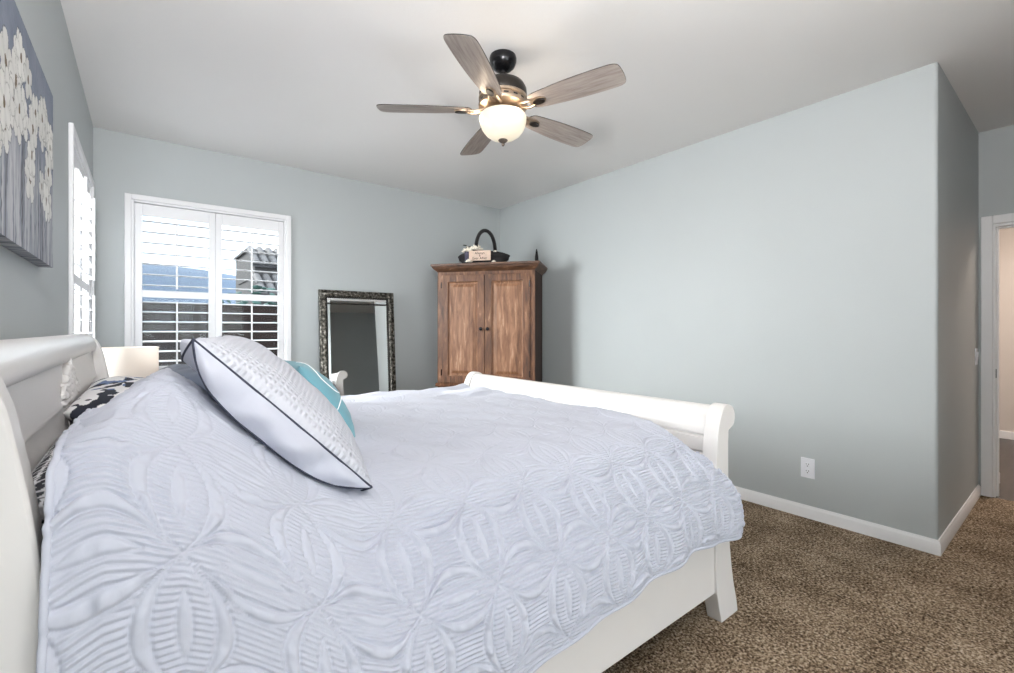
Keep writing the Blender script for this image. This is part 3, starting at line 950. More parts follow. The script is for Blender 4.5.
def join_grids(name, g1, g2, cols=None, split=None):
    # two grids sharing the outline -> one closed mesh
    n = g1.shape[0]
    me = bpy.data.meshes.new(name)
    V1 = g1.reshape(-1, 3); V2 = g2.reshape(-1, 3)
    idx = np.arange(n * n).reshape(n, n)
    a = idx[:-1, :-1].ravel(); b = idx[1:, :-1].ravel(); c = idx[1:, 1:].ravel(); d = idx[:-1, 1:].ravel()
    f1 = np.stack([a, b, c, d], 1); f2 = np.stack([d, c, b, a], 1) + n * n
    verts = np.vstack([V1, V2]); faces = np.vstack([f1, f2])
    me.from_pydata(verts.tolist(), [], faces.tolist())
    if cols is not None:
        ca = me.color_attributes.new('print', 'FLOAT_COLOR', 'POINT')
        ca.data.foreach_set('color', np.vstack([cols.reshape(-1, 4)] * 2).reshape(-1).astype(np.float32))
    b_ = bmesh.new(); b_.from_mesh(me)
    bmesh.ops.remove_doubles(b_, verts=b_.verts, dist=0.00005)
    b_.to_mesh(me); b_.free()
    me.polygons.foreach_set('use_smooth', np.ones(len(me.polygons), dtype=bool))
    if split:
        me.update()
    return me

def outline(g):
    n = g.shape[0]
    return [tuple(g[i, 0]) for i in range(n)] + [tuple(g[n - 1, j]) for j in range(1, n)] + [tuple(g[i, n - 1]) for i in range(n - 2, -1, -1)] + [tuple(g[0, j]) for j in range(n - 2, 0, -1)]

def place(o, mat):
    o.matrix_basis = mat
    return o

# big sham with smooth boxed sides between two navy pipings and a quilted face
def make_sham(c, U, V, a, b, label):
    root = thing('pillow_sham', label, 'pillow')
    root.matrix_basis = frame_mat(c, U, V)
    n = 70
    Ug, Vg, front, e = pillow_grid(a, b, 0.085, n, 0.05, 0.45, 11, 0.006)
    _, _, back, _ = pillow_grid(a, b, 0.040, n, 0.05, 0.5, 15, 0.008, -1)
    m = np.maximum(np.abs(Ug), np.abs(Vg))
    along = np.where(np.abs(Ug) > np.abs(Vg), Vg, Ug)
    g = 0.078 * np.clip(1 - np.abs(along) ** 3.5, 0, 1)
    back[:, :, 2] -= 0.078 * np.clip((1 - np.abs(Ug) ** 3.5), 0, 1) * np.clip((1 - np.abs(Vg) ** 3.5), 0, 1) * 1.0
    # rim of the back face drops by the gusset depth
    rim = np.zeros((n, n), bool); rim[0, :] = rim[-1, :] = rim[:, 0] = rim[:, -1] = True
    gmap = 0.078 * np.clip(1 - np.abs(along) ** 3.5, 0, 1)
    back[:, :, 2] = np.where(rim, -gmap, np.minimum(back[:, :, 2], -gmap * (m > 0.8)))
    fr_me = grid_mesh('quilted_face', front)
    obj('quilted_face', fr_me, M['sham_quilted'], root)
    bk_me = grid_mesh('back_face', back[:, ::-1])
    obj('back_face', bk_me, M['sham_plain'], root)
    o1 = outline(front); o2 = outline(back)
    K = 9
    loops = np.zeros((K, len(o1) + 1, 3))
    for k in range(K):
        f = k / (K - 1)
        for i in range(len(o1) + 1):
            p1 = np.array(o1[i % len(o1)]); p2 = np.array(o2[i % len(o1)])
            p = p1 * (1 - f) + p2 * f
            gd = abs(p1[2] - p2[2])
            rad = np.array([p[0] / a, p[1] / b, 0]); mx_ = np.argmax(np.abs(rad)); od = np.zeros(3); od[mx_] = np.sign(rad[mx_])
            wob = 1 + 0.8 * math.sin(i * 0.35) * math.sin(i * 0.113 + 2 * f)
            cr = float(vnoise(np.array(i * 0.16 + f * 1.2), np.array(f * 1.3 + i * 0.02), 77)) + 0.6 * float(vnoise(np.array(i * 0.42), np.array(f * 2.2), 78))
            p = p + od * math.sin(PI * f) * gd * (0.30 * wob + 0.26 * cr)
            loops[k, i] = p
    obj('boxed_side', grid_mesh('boxed_side', loops), M['sham_plain'], root)
    for oo in (o1, o2):
        bm = new(); tube(bm, oo, 0.0028, 6, closed=True)
        obj('piping', bm, M['navy'], root, smooth=True)
    return root
make_sham((0.340, 1.53, 1.036), (0.20, 1, 0), (-0.71, 0, 0.70), 0.335, 0.276, 'large grey-blue sham with navy piping leaning nearest the camera')

# teal cushion with white cord lines
tl = thing('throw_cushion', 'teal cushion with curved white lines behind the grey-blue sham', 'cushion')
tl.matrix_basis = frame_mat((0.516, 1.90, 0.972), (0.0, 1, 0.0), (-0.54, 0, 0.84))
Ug, Vg, gf_, e = pillow_grid(0.215, 0.182, 0.090, 60, 0.05, 0.45, 51, 0.006)
_, _, gb_, _ = pillow_grid(0.215, 0.185, 0.07, 60, 0.05, 0.45, 52, 0.006, -1)
obj('cushion_cover', join_grids('cushion_cover', gf_, gb_), M['teal'], tl)
bm = new()
def on_pillow(u, v, lift=0.003):
    uu = Ug[:, 0]; vv = Vg[0, :]
    i = np.clip(np.searchsorted(uu, u), 1, len(uu) - 1); j = np.clip(np.searchsorted(vv, v), 1, len(vv) - 1)
    fu = (u - uu[i - 1]) / (uu[i] - uu[i - 1]); fv = (v - vv[j - 1]) / (vv[j] - vv[j - 1])
    p = gf_[i - 1, j - 1] * (1 - fu) * (1 - fv) + gf_[i, j - 1] * fu * (1 - fv) + gf_[i - 1, j] * (1 - fu) * fv + gf_[i, j] * fu * fv
    return (p[0], p[1], p[2] + lift)
for cu, cv, r_ in ((-0.35, 0.42, 0.5), (0.5, -0.2, 0.42), (-0.75, -0.55, 0.45), (0.3, 0.9, 0.4)):
    seg_ = []
    for k in range(49):
        a_ = 2 * PI * k / 48
        u_, v_ = cu + r_ * math.cos(a_), cv + r_ * math.sin(a_)
        if abs(u_) < 0.985 and abs(v_) < 0.985:
            seg_.append(on_pillow(u_, v_, 0.0))
        else:
            if len(seg_) > 3:
                tube(bm, seg_, 0.0024, 6)
            seg_ = []
    if len(seg_) > 3:
        tube(bm, seg_, 0.0024, 6)
obj('white_cord_lines', bm, M['white_cord'], tl, smooth=True)

# printed sleeping pillows that peek out at the headboard
def leaf_print(U, V, a, b):
    y = U * a; x = V * b
    col = np.ones(U.shape + (4,)); col[:, :, :3] = (0.80, 0.80, 0.82)
    rh = 0.036
    row = np.floor(y / rh); fy = y / rh - row - 0.5
    sh = (row % 2) * 0.5
    cw = 0.021
    cx = x / cw + 0.0 * sh
    fx = cx - np.floor(cx) - 0.5
    lv_ = ((fx * 0.9 + 0.55 * (np.abs(fy) - 0.22) * np.sign(fy)) / 0.36) ** 2 + ((np.abs(fy) - 0.25) / 0.20) ** 2 < 1
    stem = np.abs(fy) < 0.03
    dk = np.array((0.022, 0.024, 0.032, 1))
    col[lv_ | stem] = dk
    return col
def big_print(U, V, a, b):
    x = U * a; y = V * b
    col = np.ones(U.shape + (4,)); col[:, :, :3] = (0.82, 0.81, 0.82)
    n1 = vnoise(x, y, 61, 16, 22) + 0.5 * vnoise(x, y, 62, 40, 45)
    col[n1 > 0.24] = (0.015, 0.018, 0.03, 1)
    n2 = vnoise(x, y, 63, 18, 30)
    col[(n2 > 0.27) & (n1 <= 0.24)] = (0.13, 0.19, 0.34, 1)
    return col
def sleeping_pillow(c, U, V, a, b, th, label, fn, seed):
    Ug, Vg, g1, e = pillow_grid(a, b, th, 190, 0.05, 0.42, seed, 0.010)
    _, _, g2, _ = pillow_grid(a, b, th, 190, 0.05, 0.42, seed + 3, 0.008, -1)
    o = obj('sleeping_pillow', join_grids('sleeping_pillow', g1, g2, fn(Ug, Vg, a, b)), M['print'])
    o.matrix_basis = frame_mat(c, U, V)
    return tag(o, label, 'pillow')
sleeping_pillow((-0.055, 1.43, 0.938), (0, 1, 0), (-1, 0, 0.10), 0.36, 0.135, 0.075, 'white pillow with black leaf sprig print under the quilt corner nearest the headboard post', leaf_print, 71)
sleeping_pillow((0.015, 2.30, 0.950), (0, 1, 0), (-1, 0, 0.28), 0.44, 0.215, 0.105, 'white pillow with large black and blue splashes below the carved headboard ornament', big_print, 81)
# slate pillow behind the hump
Ug, Vg, g1, e = pillow_grid(0.33, 0.16, 0.085, 60, 0.05, 0.42, 91, 0.01)
_, _, g2, _ = pillow_grid(0.33, 0.16, 0.085, 60, 0.05, 0.42, 93, 0.01, -1)
o = obj('slate_pillow', join_grids('slate_pillow', g1, g2), M['slate'])
o.matrix_basis = frame_mat((0.20, 2.42, 1.005), (0, 1, 0), (-1, 0, 0.35))
tag(o, 'dark slate-blue pillow lying behind the quilt hump near the lamp', 'pillow')

# ------------------------------------------------------------------ nightstand and lamp
nsd = thing('nightstand', 'dark grey nightstand beyond the far side of the bed under the lamp', 'nightstand', (-0.02, 3.43, 0))
bm = new(); box(bm, -0.25, 0.25, -0.28, 0.28, 0.60, 0.63); obj('top', bm, M['nightstand'], nsd, bevel=0.004)
bm = new(); box(bm, -0.235, 0.225, -0.265, 0.265, 0.12, 0.60); obj('body', bm, M['nightstand'], nsd, bevel=0.003)
for z0, z1 in ((0.15, 0.355), (0.375, 0.585)):
    bm = new(); box(bm, 0.225, 0.240, -0.25, 0.25, z0, z1); d_ = obj('drawer', bm, M['nightstand'], nsd, bevel=0.003)
    bm = new(); ellipsoid(bm, (0.252, 0, (z0 + z1) / 2), (0.014, 0.014, 0.014)); obj('knob', bm, M['bronze'], d_, smooth=True)
for sx in (-0.21, 0.20):
    for sy in (-0.24, 0.24):
        bm = new(); box(bm, sx - 0.02, sx + 0.02, sy - 0.02, sy + 0.02, 0, 0.12); obj('leg', bm, M['nightstand'], nsd, bevel=0.003)

lp = thing('table_lamp', 'bedside lamp with a cream drum shade in front of the window', 'lamp', (-0.078, 3.50, 0.63))
bm = new(); lathe(bm, [(0, 0), (0.075, 0), (0.078, 0.012), (0.03, 0.03), (0.05, 0.08), (0.07, 0.15), (0.055, 0.22), (0.02, 0.27), (0.012, 0.30), (0.012, 0.36), (0, 0.36)], 32)
obj('base', bm, M['lamp_base'], lp, smooth=True, angle=50)
bm = new(); lathe(bm, [(0.141, 0.328), (0.141, 0.516), (0.138, 0.516), (0.138, 0.328), (0.141, 0.328)], 56, cap=False)
shade = obj('lamp_shade', bm, M['shade'], lp, smooth=True, angle=50)
bm = new()
for z_ in (0.515,):
    tube(bm, [(0.1405 * math.cos(2 * PI * k / 56), 0.1405 * math.sin(2 * PI * k / 56), z_) for k in range(56)], 0.0022, 6, closed=True)
for k in range(3):
    a_ = 2 * PI * k / 3
    tube(bm, [(0.008 * math.cos(a_), 0.008 * math.sin(a_), 0.49), (0.145 * math.cos(a_), 0.145 * math.sin(a_), 0.512)], 0.0015, 5)
obj('shade_ring', bm, M['shade'], shade, smooth=True)
bm = new(); lathe(bm, [(0, 0.36), (0.012, 0.36), (0.014, 0.39), (0.03, 0.43), (0.022, 0.46), (0, 0.47)], 16)
t = NT('lamp_bulb_lit'); t.b.inputs['Emission Color'].default_value = (1, 0.82, 0.66, 1); t.b.inputs['Emission Strength'].default_value = 7
obj('bulb', bm, t.m, lp, smooth=True)

# ------------------------------------------------------------------ painting on canvas
PX = XL + 0.038
py0, py1, pz0, pz1 = 0.95, 2.335, 1.477, 2.10
ny, nz = 420, 210
ys = np.linspace(py0, py1, ny); zs = np.linspace(pz0, pz1, nz)
Yg, Zg = np.meshgrid(ys, zs, indexing='ij')
def streak_bg(Yg, Zg):
    hh = (Zg - pz0) / (pz1 - pz0)
    n1 = vnoise(Yg, Zg, 101, 70, 5) + 0.6 * vnoise(Yg, Zg, 102, 160, 9)
    n2 = vnoise(Yg, Zg, 103, 8, 6) + 0.5 * vnoise(Yg, Zg, 104, 25, 18)
    cA = np.array((0.13, 0.155, 0.215)); cB = np.array((0.27, 0.285, 0.33)); cC = np.array((0.06, 0.068, 0.088)); cD = np.array((0.50, 0.505, 0.53))
    k = np.clip(0.5 + 0.9 * n2, 0, 1)[..., None]
    up = cA * (1 - k) + np.array((0.21, 0.235, 0.295)) * k
    q = np.clip(0.55 + 1.1 * n1, 0, 1)[..., None]
    low = np.where(q < 0.4, cC + (cB - cC) * (q / 0.4), cB + (cD - cB) * ((q - 0.4) / 0.6))
    m = smoothstep(0.62, 0.35, hh)[..., None]
    return up * (1 - m) + low * m
colp = np.ones(Yg.shape + (4,))
colp[:, :, :3] = streak_bg(Yg, Zg)
rg = random.Random(12)
fl = []
for k in range(84):
    cy = rg.uniform(py0 + 0.02, py1 - 0.01)
    f = rg.random()
    cz = pz0 + (pz1 - pz0) * (0.33 + 0.60 * f ** 1.15)
    cz = min(cz, pz1 - 0.035 - max(0, cy - 1.5) * 0.16 - 0.05 * rg.random())
    fl.append((cy, cz, rg.uniform(0.050, 0.080), rg.uniform(0, 6), rg.uniform(0.80, 1.0)))
for cy, cz, r_, ph, br in fl:
    dy, dz = Yg - cy, Zg - cz
    rr_ = np.hypot(dy, dz); an = np.arctan2(dz, dy)
    lim = r_ * (0.55 + 0.45 * np.abs(np.cos(2.5 * an + ph)) ** 0.6)
    wob = 0.10 * vnoise(dy, dz, int(ph * 100), 120, 120)
    pet = rr_ < lim * (1 + wob)
    shade_ = (0.86 + 0.14 * np.abs(np.cos(2.5 * an + ph)))[..., None]
    colp[:, :, :3] = np.where(pet[..., None], np.array((0.80, 0.79, 0.76)) * br * shade_, colp[:, :, :3])
    rim = (rr_ > lim * (1 + wob)) & (rr_ < lim * (1 + wob) + 0.004)
    colp[:, :, :3] = np.where(rim[..., None], colp[:, :, :3] * 0.55, colp[:, :, :3])
    cen = np.hypot(dy * 1.4, dz) < r_ * 0.22
    colp[:, :, :3] = np.where(cen[..., None], np.array((0.13, 0.095, 0.05)), colp[:, :, :3])
pic = thing('canvas_painting', 'stretched canvas of white daisies on streaked blue-grey above the headboard', 'painting', (XL, (py0 + py1) / 2, pz0))
Pf = np.stack([np.full_like(Yg, PX) + 0.0015 * vnoise(Yg, Zg, 110, 90, 60), Yg, Zg], 2)
obj('painted_face', grid_mesh('painted_face', Pf, color=colp), M['paint'], pic, world=True)
# painted wrap-around edges
def edge_strip(fixed, val, n=220, k=5):
    if fixed == 'z':
        yy = np.linspace(py0, py1, n); xx = np.linspace(XL + 0.001, PX, k)
        A_, B_ = np.meshgrid(yy, xx, indexing='ij')
        Pp = np.stack([B_, A_, np.full_like(A_, val)], 2); cc = streak_bg(A_, np.full_like(A_, val) + (B_ - PX))
    else:
        zz = np.linspace(pz0, pz1, n); xx = np.linspace(XL + 0.001, PX, k)
        A_, B_ = np.meshgrid(zz, xx, indexing='ij')
        Pp = np.stack([B_, np.full_like(A_, val), A_], 2); cc = streak_bg(np.full_like(A_, val) + (B_ - PX), A_)
    c4 = np.ones(cc.shape[:2] + (4,)); c4[:, :, :3] = cc * 0.85
    return grid_mesh('canvas_edge', Pp, color=c4)
for f_, v_ in (('z', pz0), ('z', pz1), ('y', py0), ('y', py1)):
    obj('canvas_edge', edge_strip(f_, v_), M['paint'], pic, world=True)

# ------------------------------------------------------------------ leaning mirror
mw, mh = 0.745, 1.63
lean = R(4.0)
mir = thing('floor_mirror', 'tall mirror in an ornate silver frame leaning on the back wall', 'mirror', (1.655, YB - 0.150, 0.0))
mir.rotation_euler = (-lean, 0, 0)
# frame: mitred moulding swept around the rectangle; local y- faces the room
def moulding(bm, w, h, prof):
    # prof: list of (inset from outer edge, y)
    rings = []
    for ins, y in prof:
        rings.append([bm.verts.new(p) for p in ((-w / 2 + ins, y, ins), (w / 2 - ins, y, ins), (w / 2 - ins, y, h - ins), (-w / 2 + ins, y, h - ins))])
    for a, b_ in zip(rings, rings[1:]):
        for k in range(4):
            k2 = (k + 1) % 4
            bm.faces.new((a[k], a[k2], b_[k2], b_[k]))
bm = new()
moulding(bm, mw, mh, [(0.0, 0.02), (0.0, -0.012), (0.006, -0.020), (0.014, -0.022), (0.018, -0.017), (0.030, -0.026), (0.044, -0.030), (0.056, -0.024), (0.060, -0.014), (0.060, 0.02), (0.0, 0.02)])
fm = obj('frame', bm, M['mirror_frame'], mir, smooth=True, angle=50)
bm = new()
def bead_line(p0, p1, n, r):
    for k in range(n):
        f = (k + 0.5) / n
        c = Vector(p0).lerp(Vector(p1), f)
        ellipsoid(bm, c, r, None, 6, 4)
i_ = 0.066
bead_line((-mw / 2 + i_, -0.014, i_), (-mw / 2 + i_, -0.014, mh - i_), 80, (0.007, 0.006, 0.0085))
bead_line((mw / 2 - i_, -0.014, i_), (mw / 2 - i_, -0.014, mh - i_), 80, (0.007, 0.006, 0.0085))
bead_line((-mw / 2 + i_, -0.014, mh - i_), (mw / 2 - i_, -0.014, mh - i_), 34, (0.0085, 0.006, 0.007))
bead_line((-mw / 2 + i_, -0.014, i_), (mw / 2 - i_, -0.014, i_), 34, (0.0085, 0.006, 0.007))
moulding(bm, mw - 0.12, mh - 0.12, [(0.0, -0.006), (0.016, -0.004), (0.016, 0.012), (0.0, 0.012), (0.0, -0.006)])
obj('beaded_lip', bm, M['mirror_bead'], fm, smooth=True, angle=50)
bm = new()
gw, gh = mw - 0.15, mh - 0.15
moulding(bm, gw, gh, [(0.0, 0.004), (0.0, 0.001), (0.024, -0.001)])
c_ = [(-gw / 2 + 0.024, -0.001, 0.024), (gw / 2 - 0.024, -0.001, 0.024), (gw / 2 - 0.024, -0.001, gh - 0.024), (-gw / 2 + 0.024, -0.001, gh - 0.024)]
bm.faces.new([bm.verts.new(p) for p in c_])
bmesh.ops.remove_doubles(bm, verts=bm.verts, dist=1e-5)
bm.transform(Matrix.Translation((0, 0, 0.075)))
obj('mirror_glass', bm, M['mirror_glass'], mir)
bm = new(); box(bm, -mw / 2 + 0.01, mw / 2 - 0.01, 0.013, 0.020, 0.01, mh - 0.01)
obj('backing', bm, M['dark_slot'], mir)

# ------------------------------------------------------------------ corner armoire (local: -y is the front, x to the viewer's right)
AW, AD, AH = 0.995, 0.50, 1.905
adir = Vector((1, 1, 0)).normalized()
front_c = Vector((2.640, 3.705, 0))
AR = R(-51)
arm = thing('armoire', 'tall distressed brown wood armoire set diagonally in the corner', 'armoire', front_c, AR)
hw = AW / 2
bm = new()
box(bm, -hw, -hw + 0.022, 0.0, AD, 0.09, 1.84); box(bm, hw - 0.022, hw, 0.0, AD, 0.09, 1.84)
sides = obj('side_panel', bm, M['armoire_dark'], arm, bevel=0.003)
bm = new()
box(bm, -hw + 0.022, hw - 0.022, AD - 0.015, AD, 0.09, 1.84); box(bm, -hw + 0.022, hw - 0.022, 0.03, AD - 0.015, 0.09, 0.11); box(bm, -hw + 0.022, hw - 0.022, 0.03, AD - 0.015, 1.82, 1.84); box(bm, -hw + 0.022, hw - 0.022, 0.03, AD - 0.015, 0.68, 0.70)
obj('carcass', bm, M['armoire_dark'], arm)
bm = new()   # face frame
box(bm, -hw - 0.001, -hw + 0.048, -0.004, 0.03, 0.09, 1.84); box(bm, hw - 0.048, hw + 0.001, -0.004, 0.03, 0.09, 1.84)
box(bm, -hw + 0.048, hw - 0.048, -0.004, 0.03, 1.795, 1.84); box(bm, -hw + 0.048, hw - 0.048, -0.004, 0.03, 0.665, 0.715); box(bm, -hw + 0.048, hw - 0.048, -0.004, 0.03, 0.09, 0.13)
box(bm, -hw + 0.048, hw - 0.048, -0.004, 0.03, 0.385, 0.405)
obj('face_frame', bm, M['armoire'], arm, bevel=0.003)
bm = new()   # waist moulding
prism(bm, [(-0.004, 0.672), (-0.022, 0.676), (-0.026, 0.686), (-0.018, 0.694), (-0.012, 0.706), (-0.004, 0.710)], -hw - 0.018, hw + 0.018, 'x')
obj('waist_moulding', bm, M['armoire'], arm, smooth=True, angle=40)
bm = new()   # plinth
box(bm, -hw - 0.012, hw + 0.012, -0.016, AD, 0.0, 0.09)
obj('plinth', bm, M['armoire_crown'], arm, bevel=0.008)
# crown moulding with mitred returns
crown = [(0.0, 1.826), (0.006, 1.832), (0.010, 1.838), (0.016, 1.842), (0.030, 1.852), (0.042, 1.868), (0.046, 1.880), (0.054, 1.884), (0.056, 1.905)]
bm = new()
rings = []
for e_, z_ in crown:
    rings.append([bm.verts.new(p) for p in ((-hw - e_, AD, z_), (-hw - e_, -e_ - 0.004, z_), (hw + e_, -e_ - 0.004, z_), (hw + e_, AD, z_))])
for a, b_ in zip(rings, rings[1:]):
    for k in range(4):
        bm.faces.new((a[k], a[(k + 1) % 4], b_[(k + 1) % 4], b_[k]))
bm.faces.new(rings[-1]); bm.faces.new(rings[0])
obj('crown_moulding', bm, M['armoire_crown'], arm, smooth=True, angle=25)

def raised_panel(bm, x0, x1, z0, z1, y):
    # stepped panel field facing -y: ovolo, flat margin, raised centre
    steps = [(0.0, y), (0.004, y + 0.012), (0.012, y + 0.016), (0.022, y + 0.016), (0.024, y + 0.010), (0.050, y + 0.000), (0.053, y - 0.002)]
    rings = []
    for ins, yy in steps:
        rings.append([bm.verts.new(p) for p in ((x0 + ins, yy, z0 + ins), (x1 - ins, yy, z0 + ins), (x1 - ins, yy, z1 - ins), (x0 + ins, yy, z1 - ins))])
    for a, b_ in zip(rings, rings[1:]):
        for k in range(4):
            bm.faces.new((a[k], a[(k + 1) % 4], b_[(k + 1) % 4], b_[k]))
    bm.faces.new(rings[-1])

def arm_door(x0, x1, z0, z1, knob_x, hinge_x, name='door'):
    y0, y1 = -0.018, 0.004
    st_ = 0.068 if name == 'door' else 0.03
    bm = new()
    box(bm, x0, x0 + st_, y0, y1, z0, z1); box(bm, x1 - st_, x1, y0, y1, z0, z1)
    box(bm, x0 + st_, x1 - st_, y0, y1, z0, z0 + st_); box(bm, x0 + st_, x1 - st_, y0, y1, z1 - st_, z1)
    d = obj(name, bm, M['armoire'], arm, bevel=0.002)
    bm = new(); raised_panel(bm, x0 + st_, x1 - st_, z0 + st_, z1 - st_, y0 + 0.004)
    obj('panel', bm, M['armoire_panel'], d)
    for kx in knob_x:
        bm = new(); lathe(bm, [(0, 0), (0.008, 0), (0.007, 0.008), (0.015, 0.014), (0.018, 0.020), (0.014, 0.027), (0, 0.030)], 16)
        bm.transform(Matrix.Translation((kx, y0, (z0 + z1) / 2)) @ Matrix.Rotation(R(90), 4, 'X'))
        obj('knob', bm, M['black'], d, smooth=True, angle=60)
    for hz in (() if hinge_x is None else (z0 + 0.10, z1 - 0.10)):
        bm = new(); lathe(bm, [(0.005, -0.03), (0.005, 0.03)], 8, (hinge_x, y0 - 0.002, hz))
        obj('hinge', bm, M['black'], d)
    return d
dx0, dx1 = -hw + 0.046, hw - 0.046
arm_door(dx0, -0.003, 0.717, 1.793, [-0.035], dx0)
arm_door(0.003, dx1, 0.717, 1.793, [0.035], dx1)
arm_door(dx0, dx1, 0.407, 0.663, [-0.2, 0.2], None, 'drawer')
arm_door(dx0, dx1, 0.132, 0.383, [-0.2, 0.2], None, 'drawer')

# --- things on the armoire
def arm_pt(x, y, z):
    p = Vector((front_c.x, front_c.y, 0)) + Matrix.Rotation(AR, 3, 'Z') @ Vector((x, y, 0))
    return (p.x, p.y, z)
TOPZ = AH + 0.001
bk = thing('wicker_basket', 'black wicker basket with tall handle and plaque on top of the armoire', 'basket', arm_pt(-0.050, 0.13, TOPZ), AR)
bm = new()
nn = 40
rings = []
for r_, z_ in ((0.78, 0.0), (0.90, 0.03), (0.97, 0.075), (1.0, 0.115), (0.97, 0.118), (0.93, 0.08), (0.84, 0.035), (0.76, 0.012)):
    ring = []
    for k in range(nn):
        a_ = 2 * PI * k / nn
        ex = abs(math.cos(a_)) ** 0.8 * math.copysign(1, math.cos(a_)); ey = abs(math.sin(a_)) ** 0.7 * math.copysign(1, math.sin(a_))
        dip = -0.035 * (abs(math.cos(a_)) ** 3) * (z_ > 0.05)
        ring.append(bm.verts.new((0.265 * r_ * ex, 0.105 * r_ * ey, z_ + dip + 0.004)))
    rings.append(ring)
for a, b_ in zip(rings, rings[1:]):
    for k in range(nn):
        bm.faces.new((a[k], a[(k + 1) % nn], b_[(k + 1) % nn], b_[k]))
bm.faces.new(rings[0]); bm.faces.new(rings[-1])
obj('basket_body', bm, M['wicker'], bk, smooth=True)
bm = new()
tube(bm, [(0.265 * math.cos(2 * PI * k / 60) , 0.105 * math.sin(2 * PI * k / 60), 0.118 - 0.035 * abs(math.cos(2 * PI * k / 60)) ** 3) for k in range(60)], 0.010, 8, closed=True)
obj('basket_rim', bm, M['wicker'], bk, smooth=True)
bm = new()
hp_ = [(0.02 + 0.078 * math.cos(a_), 0.09 * math.cos(a_), 0.105 + 0.245 * math.sin(a_) ** 0.8) for a_ in [PI * k / 28 for k in range(29)]]
tube(bm, hp_, 0.019, 8)
obj('basket_handle', bm, M['wicker'], bk, smooth=True)
bm = new(); box(bm, -0.165, -0.125, -0.118, -0.106, 0.012, 0.125)
obj('ribbon', bm, M['ribbon'], bk, bevel=0.003)
pq = new(); box(pq, -0.118, 0.105, -0.128, -0.112, 0.028, 0.128)
plq = obj('plaque', pq, M['plaque'], bk, bevel=0.003)
def text_mesh(s, size, loc, rot, mat, parent):
    cu = bpy.data.curves.new('lettering', 'FONT')
    cu.body = s; cu.size = size; cu.align_x = 'CENTER'; cu.align_y = 'CENTER'; cu.extrude = 0.0006
    to = bpy.data.objects.new('lettering', cu)
    COL.objects.link(to)
    dg = bpy.context.evaluated_depsgraph_get()
    me = bpy.data.meshes.new_from_object(to.evaluated_get(dg))
    bpy.data.objects.remove(to)
    me.transform(Matrix.Translation(loc) @ rot)
    return obj('lettering', me, mat, parent)
rotf = Matrix.Rotation(R(90), 4, 'X')
text_mesh('Always', 0.036, (-0.006, -0.1286, 0.102), rotf, M['ink'], plq)
text_mesh('&', 0.030, (-0.006, -0.1286, 0.077), rotf, M['ink'], plq)
text_mesh('Ever After', 0.036, (-0.006, -0.1286, 0.050), rotf, M['ink'], plq)
def flower(loc, r, label):
    f = thing('silk_flower', label, 'artificial flower', loc, AR, 'cream silk flowers in the black basket')
    bm = new()
    for lay, (n_, rad, el) in enumerate(((6, 0.75, 0.25), (5, 0.5, 0.7), (3, 0.25, 1.1))):
        for k in range(n_):
            a_ = 2 * PI * k / n_ + lay
            c = Vector((math.cos(a_) * rad * r * math.cos(el * 0.6), math.sin(a_) * rad * r * math.cos(el * 0.6), r * (0.35 + 0.45 * el)))
            rot = Matrix.Rotation(a_, 3, 'Z') @ Matrix.Rotation(-el, 3, 'Y')
            ellipsoid(bm, c, (r * 0.5, r * 0.42, r * 0.16), rot, 8, 5)
    obj('petals', bm, M['petal'], f, smooth=True)
    bm = new()
    for k in range(3):
        a_ = 2 * PI * k / 3 + 0.4
        ellipsoid(bm, (math.cos(a_) * r * 0.9, math.sin(a_) * r * 0.9, r * 0.15), (r * 0.5, r * 0.22, r * 0.06), Matrix.Rotation(a_, 3, 'Z'), 8, 4)
    obj('leaves', bm, M['leaf_dark'], f, smooth=True)
    return f
flower(arm_pt(-0.200, 0.10, TOPZ + 0.105), 0.066, 'cream silk flower at the left end of the black basket')
flower(arm_pt(-0.110, 0.06, TOPZ + 0.120), 0.062, 'largest cream silk flower beside the basket handle')
flower(arm_pt(-0.030, 0.055, TOPZ + 0.112), 0.022, 'tiny cream bloom under the basket handle')
flower(arm_pt(-0.160, -0.020, TOPZ), 0.034, 'cream silk bloom lying on the armoire at the plaque corner')
flower(arm_pt(0.090, 0.05, TOPZ + 0.105), 0.022, 'tiny cream bloom on the right rim of the basket')
flower(arm_pt(0.090, -0.005, TOPZ), 0.020, 'tiny cream bloom on the armoire below the right of the plaque')
bm = new()
for k in range(7):
    a_ = rng.uniform(-1, 1)
    ellipsoid(bm, (-0.19 + 0.07 * rng.random(), rng.uniform(-0.05, 0.03), 0.165 + 0.035 * rng.random()), (0.03, 0.012, 0.006), Matrix.Rotation(rng.uniform(0, 6), 3, 'Z') @ Matrix.Rotation(rng.uniform(-0.6, 0.6), 3, 'Y'), 8, 4)
obj('dark_leaves', bm, M['leaf_dark'], bk, smooth=True)

orn = thing('pointed_ornament', 'small black pointed ornament at the right end of the armoire top', 'ornament', arm_pt(0.500, 0.10, TOPZ), AR)
bm = new(); lathe(bm, [(0, 0), (0.026, 0), (0.026, 0.012), (0.019, 0.02), (0.017, 0.06), (0.010, 0.11), (0.003, 0.138), (0, 0.14)], 14)
obj('spire', bm, M['black'], orn, smooth=True, angle=50)

